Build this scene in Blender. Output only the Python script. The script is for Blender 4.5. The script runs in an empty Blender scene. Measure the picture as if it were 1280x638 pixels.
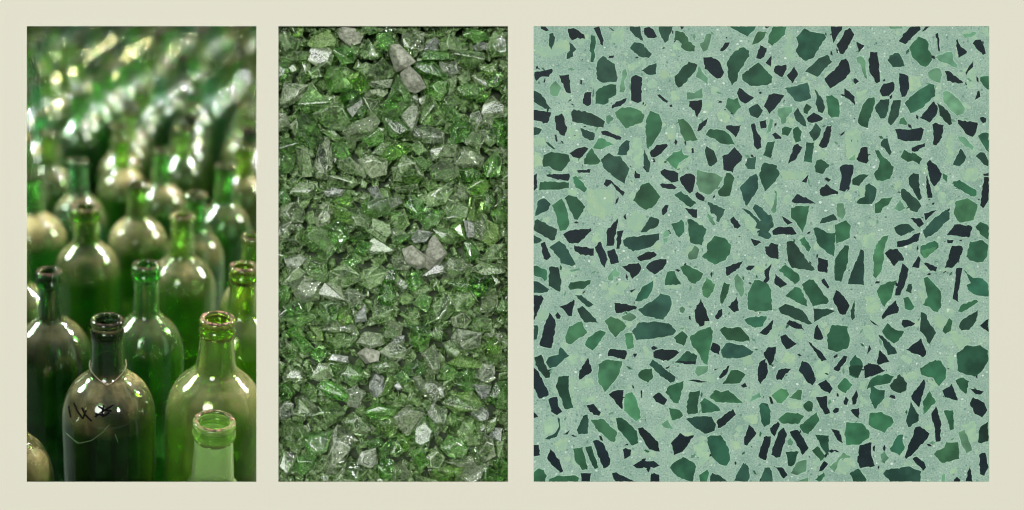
import bpy, bmesh, math, random
from mathutils import Vector, Matrix, Quaternion
from mathutils import noise as mnoise

# ------------------------------------------------------------------ scene, camera
sc = bpy.context.scene
C = sc.collection
sc.render.engine = 'CYCLES'
sc.cycles.use_denoising = True
sc.cycles.use_adaptive_sampling = False
sc.cycles.denoiser = 'OPENIMAGEDENOISE'
sc.cycles.denoising_prefilter = 'ACCURATE'
sc.cycles.max_bounces = 18
sc.cycles.transmission_bounces = 16
sc.cycles.glossy_bounces = 6
sc.cycles.diffuse_bounces = 3
sc.cycles.transparent_max_bounces = 16
sc.cycles.caustics_reflective = False
sc.cycles.caustics_refractive = True
sc.cycles.blur_glossy = 0.2
sc.cycles.pixel_filter_type = 'BLACKMAN_HARRIS'
sc.cycles.filter_width = 1.05
sc.cycles.sample_clamp_indirect = 40
sc.view_settings.view_transform = 'Standard'
sc.view_settings.look = 'None'
sc.view_settings.exposure = 0
sc.view_settings.gamma = 1
sc.render.film_transparent = False

F = 1150.0                      # focal length in photo pixels (photo 1280 wide)
PU, PV = 177.0, 319.0           # principal point (shifted lens, square on to the board)
TH = math.radians(21.6)         # camera looks down, board leans back by the same angle
CAM = Vector((-0.348, 0.0, 0.733))
RIGHT = Vector((1, 0, 0))
UP = Vector((0, math.sin(TH), math.cos(TH)))
FWD = Vector((0, math.cos(TH), -math.sin(TH)))
D = 0.900                       # distance of the board's front face
S = D / F                       # metres per photo pixel on the board

cd = bpy.data.cameras.new('camera')
cam = bpy.data.objects.new('camera', cd); C.objects.link(cam)
cam.location = CAM
cam.rotation_euler = (math.pi / 2 - TH, 0, 0)
cd.sensor_width = 36
cd.lens = 36 * F / 1280
cd.shift_x = (640 - PU) / 1280
cd.clip_start = 0.01; cd.clip_end = 200
cd.dof.use_dof = True
cd.dof.focus_distance = 0.937
cd.dof.aperture_fstop = (cd.lens / 1000) / 0.0180
sc.camera = cam

# board frame: local x right, y up, z towards the camera, metres; origin on the lens axis
BM = Matrix((
    (RIGHT.x, UP.x, -FWD.x, 0), (RIGHT.y, UP.y, -FWD.y, 0), (RIGHT.z, UP.z, -FWD.z, 0), (0, 0, 0, 1)))
BM.translation = CAM + FWD * D
def bxy(u, v): return ((u - PU) * S, (PV - v) * S)

# ------------------------------------------------------------------ helpers
def link(o, parent=None):
    C.objects.link(o)
    if parent: o.parent = parent
    return o
def obj(name, me, mats=(), parent=None, smooth=False):
    if isinstance(me, bmesh.types.BMesh):
        m = bpy.data.meshes.new(name); me.to_mesh(m); me.free(); me = m
    if mats and not me.materials:
        for m in (mats if isinstance(mats, (list, tuple)) else (mats,)): me.materials.append(m)
    if smooth:
        for p in me.polygons: p.use_smooth = True
    return link(bpy.data.objects.new(name, me), parent)
def tag(o, label=None, cat=None, group=None, kind=None):
    if label: o['label'] = label
    if cat: o['category'] = cat
    if group: o['group'] = group
    if kind: o['kind'] = kind
    return o
def empty(name, M):
    o = bpy.data.objects.new(name, None); o.empty_display_size = 0.02; link(o)
    o.matrix_world = M
    return o
def lin(r, g, b):
    f = lambda c: (c / 255 / 12.92) if c <= 10 else ((c / 255 + 0.055) / 1.055) ** 2.4
    return (f(r), f(g), f(b), 1)

class NT:
    def __init__(self, name):
        self.m = bpy.data.materials.new(name); self.m.use_nodes = True
        self.t = self.m.node_tree; self.t.nodes.clear()
        self.out = self.n('ShaderNodeOutputMaterial')
    def n(self, ty, **kw):
        nd = self.t.nodes.new(ty)
        for k, v in kw.items():
            if k.startswith('i_'):
                nd.inputs[k[2:].replace('_', ' ')].default_value = v
            else: setattr(nd, k, v)
        return nd
    def l(self, a, b): self.t.links.new(a, b)
    def coord(self, what='Object'): return self.n('ShaderNodeTexCoord').outputs[what]
    def noise(self, vec, scale, detail=3, rough=0.55, dist=0.0):
        nd = self.n('ShaderNodeTexNoise'); self.l(vec, nd.inputs['Vector'])
        nd.inputs['Scale'].default_value = scale; nd.inputs['Detail'].default_value = detail
        nd.inputs['Roughness'].default_value = rough; nd.inputs['Distortion'].default_value = dist
        return nd.outputs['Fac']
    def voro(self, vec, scale, feature='F1', out='Distance'):
        nd = self.n('ShaderNodeTexVoronoi', feature=feature); self.l(vec, nd.inputs['Vector'])
        nd.inputs['Scale'].default_value = scale
        return nd.outputs[out]
    def ramp(self, fac, stops):
        nd = self.n('ShaderNodeValToRGB'); self.l(fac, nd.inputs['Fac'])
        el = nd.color_ramp.elements
        while len(el) < len(stops): el.new(0.5)
        for e, (p, c) in zip(el, stops):
            e.position = p; e.color = c if isinstance(c, tuple) else (c, c, c, 1)
        return nd.outputs['Color']
    def mixc(self, fac, a, b, mode='MIX'):
        nd = self.n('ShaderNodeMix', data_type='RGBA', blend_type=mode)
        for i, x in ((0, fac), (6, a), (7, b)):
            if hasattr(x, 'is_linked'): self.l(x, nd.inputs[i])
            else: nd.inputs[i].default_value = x
        return nd.outputs[2]
    def math(self, op, a, b=0.0, clamp=False):
        nd = self.n('ShaderNodeMath', operation=op, use_clamp=clamp)
        for i, x in ((0, a), (1, b)):
            if hasattr(x, 'is_linked'): self.l(x, nd.inputs[i])
            else: nd.inputs[i].default_value = x
        return nd.outputs[0]
    def bump(self, h, strength, dist=0.001):
        nd = self.n('ShaderNodeBump'); self.l(h, nd.inputs['Height'])
        nd.inputs['Strength'].default_value = strength; nd.inputs['Distance'].default_value = dist
        return nd.outputs['Normal']
    def mixs(self, fac, a, b):
        nd = self.n('ShaderNodeMixShader')
        if hasattr(fac, 'is_linked'): self.l(fac, nd.inputs[0])
        else: nd.inputs[0].default_value = fac
        self.l(a, nd.inputs[1]); self.l(b, nd.inputs[2])
        return nd.outputs[0]
    def bsdf(self, **kw):
        nd = self.n('ShaderNodeBsdfPrincipled')
        for k, v in kw.items():
            s = nd.inputs[k.replace('_', ' ')]
            if hasattr(v, 'is_linked'): self.l(v, s)
            else: s.default_value = v
        return nd
    def shifted(self):                  # object coordinates moved by a per-object random offset
        oi = self.n('ShaderNodeObjectInfo')
        va = self.n('ShaderNodeVectorMath', operation='SCALE'); va.inputs['Scale'].default_value = 1.0
        cb = self.n('ShaderNodeCombineXYZ')
        r = self.math('MULTIPLY', oi.outputs['Random'], 37.0)
        for i in range(3): self.l(r, cb.inputs[i])
        ad = self.n('ShaderNodeVectorMath', operation='ADD')
        self.l(self.coord(), ad.inputs[0]); self.l(cb.outputs[0], ad.inputs[1])
        return ad.outputs[0], oi
    def done(self, sh): self.l(sh, self.out.inputs['Surface']); return self.m

# ------------------------------------------------------------------ materials
def mat_board():
    t = NT('cream_card'); c = t.coord()
    n = t.noise(c, 900, 2)
    col = t.mixc(t.ramp(n, [(0.3, 0.0), (0.7, 1.0)]), BOARD_A, BOARD_B)
    b = t.bsdf(Base_Color=col, Roughness=0.9, Specular_IOR_Level=0.0)
    b.inputs['Normal'].default_value = (0, 0, 0)
    return t.done(b.outputs[0])
BOARD_A = (0.79, 0.765, 0.620, 1); BOARD_B = (0.81, 0.785, 0.637, 1)

def mat_binder():
    t = NT('terrazzo_binder'); c = t.coord()
    big = t.noise(c, 13, 5, 0.65, 0.5)
    mid = t.noise(c, 45, 4, 0.65)
    fine = t.noise(c, 650, 3, 0.7)
    a = t.mixc(t.ramp(big, [(0.35, 0.0), (0.65, 1.0)]), lin(132, 164, 146), lin(153, 183, 163))
    a = t.mixc(t.ramp(mid, [(0.42, 0.0), (0.68, 1.0)]), a, lin(170, 198, 176))
    a = t.mixc(t.ramp(fine, [(0.34, 1.0), (0.5, 0.0)]), a, lin(121, 157, 140))
    a = t.mixc(t.ramp(fine, [(0.52, 0.0), (0.7, 1.0)]), a, lin(175, 206, 182))
    # crushed sand and pale crumbs
    v = t.n('ShaderNodeTexVoronoi'); t.l(c, v.inputs['Vector']); v.inputs['Scale'].default_value = 330
    sep = t.n('ShaderNodeSeparateColor'); t.l(v.outputs['Color'], sep.inputs[0])
    pick = t.math('GREATER_THAN', sep.outputs[0], 0.80)
    sz = t.math('MULTIPLY', sep.outputs[1], 0.42)
    near = t.math('LESS_THAN', v.outputs['Distance'], sz)
    a = t.mixc(t.math('MULTIPLY', t.math('MULTIPLY', pick, near), 0.75), a, lin(204, 226, 205))
    pick2 = t.math('LESS_THAN', sep.outputs[2], 0.10)
    a = t.mixc(t.math('MULTIPLY', t.math('MULTIPLY', pick2, near), 0.6), a, lin(84, 124, 112))
    b = t.bsdf(Base_Color=a, Roughness=0.7, Specular_IOR_Level=0.2)
    return t.done(b.outputs[0])
def mat_halo():
    t = NT('cement_rim'); c = t.coord()
    n = t.noise(c, 260, 3)
    a = t.mixc(t.ramp(n, [(0.35, 0.0), (0.65, 1.0)]), lin(142, 184, 158), lin(176, 209, 182))
    b = t.bsdf(Base_Color=a, Roughness=0.7, Specular_IOR_Level=0.2)
    return t.done(b.outputs[0])
def mat_speck():
    t = NT('white_speck')
    b = t.bsdf(Base_Color=lin(214, 232, 216), Roughness=0.6, Specular_IOR_Level=0.2)
    return t.done(b.outputs[0])
def mat_tchip():
    t = NT('terrazzo_chip'); c, oi = t.shifted()
    base = oi.outputs['Color']
    n1 = t.noise(c, 55, 2, 0.5)
    n2 = t.noise(c, 420, 4, 0.7)
    n3 = t.noise(c, 1500, 2, 0.6)
    dark = t.mixc(1.0, base, (0.74, 0.74, 0.74, 1), 'MULTIPLY')
    lite = t.mixc(1.0, base, (1.38, 1.38, 1.33, 1), 'MULTIPLY')
    a = t.mixc(oi.outputs['Alpha'], base, t.mixc(t.ramp(n1, [(0.36, 0.0), (0.64, 1.0)]), dark, lite))
    a = t.mixc(t.math('MULTIPLY', t.ramp(n2, [(0.55, 0.0), (0.72, 1.0)]), 0.28), a, lite)
    a = t.mixc(t.math('MULTIPLY', t.ramp(n3, [(0.64, 0.0), (0.72, 1.0)]), 0.14), a, lin(160, 196, 170))
    b = t.bsdf(Base_Color=a, Roughness=0.5, Specular_IOR_Level=0.12)
    return t.done(b.outputs[0])

def mat_shard():
    # crushed bottle glass: clear faces, cracked and dusty faces, edge highlights painted pale
    t = NT('crushed_glass'); c, oi = t.shifted()
    base = oi.outputs['Color']
    frost = oi.outputs['Alpha']
    fac = t.n('ShaderNodeAttribute', attribute_name='facet').outputs['Fac']
    edge = t.n('ShaderNodeAttribute', attribute_name='edge').outputs['Fac']
    n1 = t.noise(c, 130, 3, 0.6, 0.8)
    n2 = t.noise(c, 420, 4, 0.7, 0.4)
    n4 = t.noise(c, 330, 7, 0.78, 1.4)
    hb = t.math('ADD', n1, t.math('MULTIPLY', n2, 0.35))
    nrm = t.bump(hb, 0.22, 0.003)
    glass = t.bsdf(Base_Color=base, Roughness=t.ramp(n1, [(0.45, 0.0), (0.85, 0.08)]), IOR=1.5,
                   Transmission_Weight=1.0, Normal=nrm)
    pale = t.mixc(0.45, base, (1.0, 1.0, 0.9, 1))
    mid = t.mixc(1.0, base, (0.85, 0.88, 0.76, 1), 'MULTIPLY')
    dk = t.mixc(1.0, base, (0.12, 0.15, 0.10, 1), 'MULTIPLY')
    dcol = t.mixc(t.ramp(n4, [(0.40, 0.0), (0.50, 1.0)]), dk, mid)
    dcol = t.mixc(t.ramp(n4, [(0.51, 0.0), (0.62, 1.0)]), dcol, pale)
    dirt = t.bsdf(Base_Color=dcol, Roughness=0.3, Specular_IOR_Level=0.6, Normal=nrm, Coat_Weight=1.0, Coat_Roughness=0.12)
    m = t.ramp(t.noise(c, 170, 5, 0.7, 0.8), [(0.42, 0.0), (0.60, 1.0)])
    side = t.ramp(fac, [(0.36, 0.0), (0.62, 1.0)])
    k = t.math('MULTIPLY', t.math('ADD', t.math('MULTIPLY', m, 0.45), t.math('MULTIPLY', side, 0.70)), frost, clamp=True)
    body = t.mixs(k, glass.outputs[0], dirt.outputs[0])
    rim = t.bsdf(Base_Color=t.mixc(0.55, base, (0.95, 0.97, 0.88, 1)), Roughness=0.25, Specular_IOR_Level=0.8)
    er = t.math('MULTIPLY', edge, t.ramp(n2, [(0.42, 0.03), (0.62, 0.26)]))
    return t.done(t.mixs(er, body, rim.outputs[0]))
def mat_stone():
    t = NT('pale_pebble'); c, oi = t.shifted()
    n = t.noise(c, 260, 5, 0.7)
    base = oi.outputs['Color']
    a = t.mixc(t.ramp(n, [(0.40, 0.0), (0.60, 1.0)]), t.mixc(1.0, base, (0.6, 0.62, 0.55, 1), 'MULTIPLY'), t.mixc(1.0, base, (1.25, 1.25, 1.25, 1), 'MULTIPLY'))
    nrm = t.bump(n, 0.45, 0.003)
    return t.done(t.bsdf(Base_Color=a, Roughness=0.6, Normal=nrm).outputs[0])
def mat_dark(name, col, rough=0.8):
    t = NT(name); c = t.coord()
    n = t.noise(c, 60, 4)
    a = t.mixc(t.ramp(n, [(0.35, 0.0), (0.65, 1.0)]), tuple(x * 0.5 for x in col[:3]) + (1,), col)
    return t.done(t.bsdf(Base_Color=a, Roughness=rough).outputs[0])

def mat_bottle(lip=False, glow=0.0, worn=0.0):
    t = NT('worn_bottle_glass' if worn else 'lip_glass' if lip else 'bottle_glass'); c, oi = t.shifted()
    base = oi.outputs['Color']; dust = oi.outputs['Alpha']
    n1 = t.noise(c, 14, 5, 0.65, 0.3)
    n2 = t.noise(c, 160, 4, 0.7)
    n3 = t.noise(c, 900, 2, 0.6)
    wave = t.noise(c, 30, 2, 0.5)
    nrm = t.bump(t.math('ADD', wave, t.math('MULTIPLY', n2, 0.05)), 0.12, 0.003)
    glass = t.bsdf(Base_Color=base, Roughness=t.ramp(n2, [(0.45, worn), (0.85, worn + 0.04)]), IOR=1.5, Transmission_Weight=1.0, Normal=nrm, Coat_Weight=0.0 if lip else 1.0 if worn else 0.7, Coat_Roughness=0.08 + worn)
    g = t.n('ShaderNodeNewGeometry')
    sx = t.n('ShaderNodeSeparateXYZ'); t.l(g.outputs['Normal'], sx.inputs[0])
    outer = t.n('ShaderNodeAttribute', attribute_name='outer')
    upf = t.ramp(sx.outputs['Z'], [(0.06, 0.0), (0.75, 1.0)])
    patch = t.ramp(n1, [(0.36, 0.15), (0.62, 1.0)])
    spk = t.ramp(n2, [(0.45, 0.75), (0.65, 1.0)])
    dcol = t.mixc(t.ramp(n1, [(0.35, 0.0), (0.7, 1.0)]), (0.17, 0.135, 0.042, 1), (0.42, 0.335, 0.14, 1))
    if lip:
        dcol = t.mixc(t.ramp(n2, [(0.4, 0.0), (0.6, 1.0)]), (0.04, 0.022, 0.015, 1), (0.24, 0.11, 0.07, 1))
        f = t.math('MULTIPLY', t.math('MULTIPLY', t.ramp(sx.outputs['Z'], [(0.35, 0.06), (0.8, 1.0)]), t.ramp(n2, [(0.38, 0.25), (0.6, 1.0)])), dust)
    else:
        f = t.math('MULTIPLY', t.math('MULTIPLY', upf, patch), spk)
        haze = t.math('MULTIPLY', t.ramp(n1, [(0.5, 0.0), (0.8, 0.025)]), spk)
        speck = t.math('MULTIPLY', t.ramp(n3, [(0.70, 0.0), (0.74, 1.0)]), 0.14)
        f = t.math('MAXIMUM', t.math('MAXIMUM', f, haze), speck)
        f = t.math('MULTIPLY', t.math('MULTIPLY', f, dust), outer.outputs['Fac'], clamp=True)
    d = t.bsdf(Base_Color=dcol, Roughness=0.6, Specular_IOR_Level=0.3)
    if glow:                             # diffuse colour mixed in for the glow of backlit glass
        mk = t.bsdf(Base_Color=t.mixc(0.08, base, (0.7, 0.8, 0.55, 1)), Roughness=0.25, Subsurface_Weight=0.0)
        glass = t.n('ShaderNodeMixShader'); glass.inputs[0].default_value = glow
        t.l([n for n in t.t.nodes if n.type == 'BSDF_PRINCIPLED'][0].outputs[0], glass.inputs[1]); t.l(mk.outputs[0], glass.inputs[2])
    return t.done(t.mixs(f, glass.outputs[0], d.outputs[0]))

def mat_pale():
    t = NT('pale_chip'); c, oi = t.shifted()
    n = t.noise(c, 90, 5, 0.65, 0.8); n2 = t.noise(c, 500, 4, 0.7)
    a = t.mixc(t.ramp(n, [(0.40, 0.0), (0.58, 1.0)]), lin(150, 186, 160), oi.outputs['Color'])
    a = t.mixc(t.math('MULTIPLY', t.ramp(n2, [(0.55, 0.0), (0.7, 1.0)]), 0.4), a, lin(192, 214, 178))
    return t.done(t.bsdf(Base_Color=a, Roughness=0.6, Specular_IOR_Level=0.2).outputs[0])
M_PALE = mat_pale()
M_BOARD = mat_board(); M_BIND = mat_binder(); M_HALO = mat_halo(); M_SPECK = mat_speck(); M_TCHIP = mat_tchip()
M_SHARD = mat_shard(); M_STONE = mat_stone()
M_BACK = mat_dark('dark_tray_lining', (0.10, 0.14, 0.075, 1))
M_BLACK = mat_dark('reflection_block_black', (0.02, 0.025, 0.015, 1))  # black added to keep the lit board out of bottle reflections
M_GROUND = mat_dark('dark_ground', (0.018, 0.022, 0.012, 1))
M_BOTTLE = mat_bottle(False, 0.012); M_LIP = mat_bottle(True); M_WORN = mat_bottle(False, 0.012, 0.09); M_GLOW_STRONG = mat_bottle(False, 0.20); M_GLOW = mat_bottle(False, 0.03)
M_WIRE = NT('rusty_wire'); M_WIRE = M_WIRE.done(M_WIRE.bsdf(Base_Color=(0.36, 0.29, 0.2, 1), Roughness=0.45, Metallic=0.7).outputs[0])
M_INK = NT('black_marker'); M_INK = M_INK.done(M_INK.bsdf(Base_Color=(0.006, 0.006, 0.006, 1), Roughness=0.9, Specular_IOR_Level=0.0).outputs[0])
M_SCR = NT('pale_scratch'); M_SCR = M_SCR.done(M_SCR.bsdf(Base_Color=(0.20, 0.27, 0.14, 1), Roughness=0.5).outputs[0])

# ------------------------------------------------------------------ the cream board with three openings
OPEN = [(33.5, 33, 320.5, 602.5), (348, 33, 635, 602.5), (667, 33, 1236.5, 602.5)]
def make_board():
    bm = bmesh.new()
    xs = sorted([-260] + [x for o in OPEN for x in (o[0], o[2])] + [1560]); ys = [-1500, 33, 602.5, 900]  # unseen top raised to keep the front lamps off the far bottles
    T = 0.0006
    holes = {(1, 1), (3, 1), (5, 1)}
    vs = {}
    def V(i, j, k):
        if (i, j, k) not in vs:
            x, y = bxy(xs[i], ys[j]); vs[(i, j, k)] = bm.verts.new((x, y, -T * k))
        return vs[(i, j, k)]
    for i in range(len(xs) - 1):
        for j in range(3):
            if (i, j) in holes: continue
            bm.faces.new([V(i, j, 0), V(i, j + 1, 0), V(i + 1, j + 1, 0), V(i + 1, j, 0)])
            bm.faces.new([V(i, j, 1), V(i + 1, j, 1), V(i + 1, j + 1, 1), V(i, j + 1, 1)]).material_index = 1
    for (i, j) in holes:
        loop = [(i, j), (i + 1, j), (i + 1, j + 1), (i, j + 1)]
        for a, b in zip(loop, loop[1:] + loop[:1]):
            bm.faces.new([V(*a, 0), V(*b, 0), V(*b, 1), V(*a, 1)]).material_index = 1 if i == 1 else 0  # left opening's edge blackened to hide lamp light on it
    bmesh.ops.recalc_face_normals(bm, faces=bm.faces)
    o = obj('backdrop', bm, [M_BOARD, M_BLACK]); o.matrix_world = BM
    tag(o, 'flat cream card board with three rectangular openings', None, kind='structure')
make_board()

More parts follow.
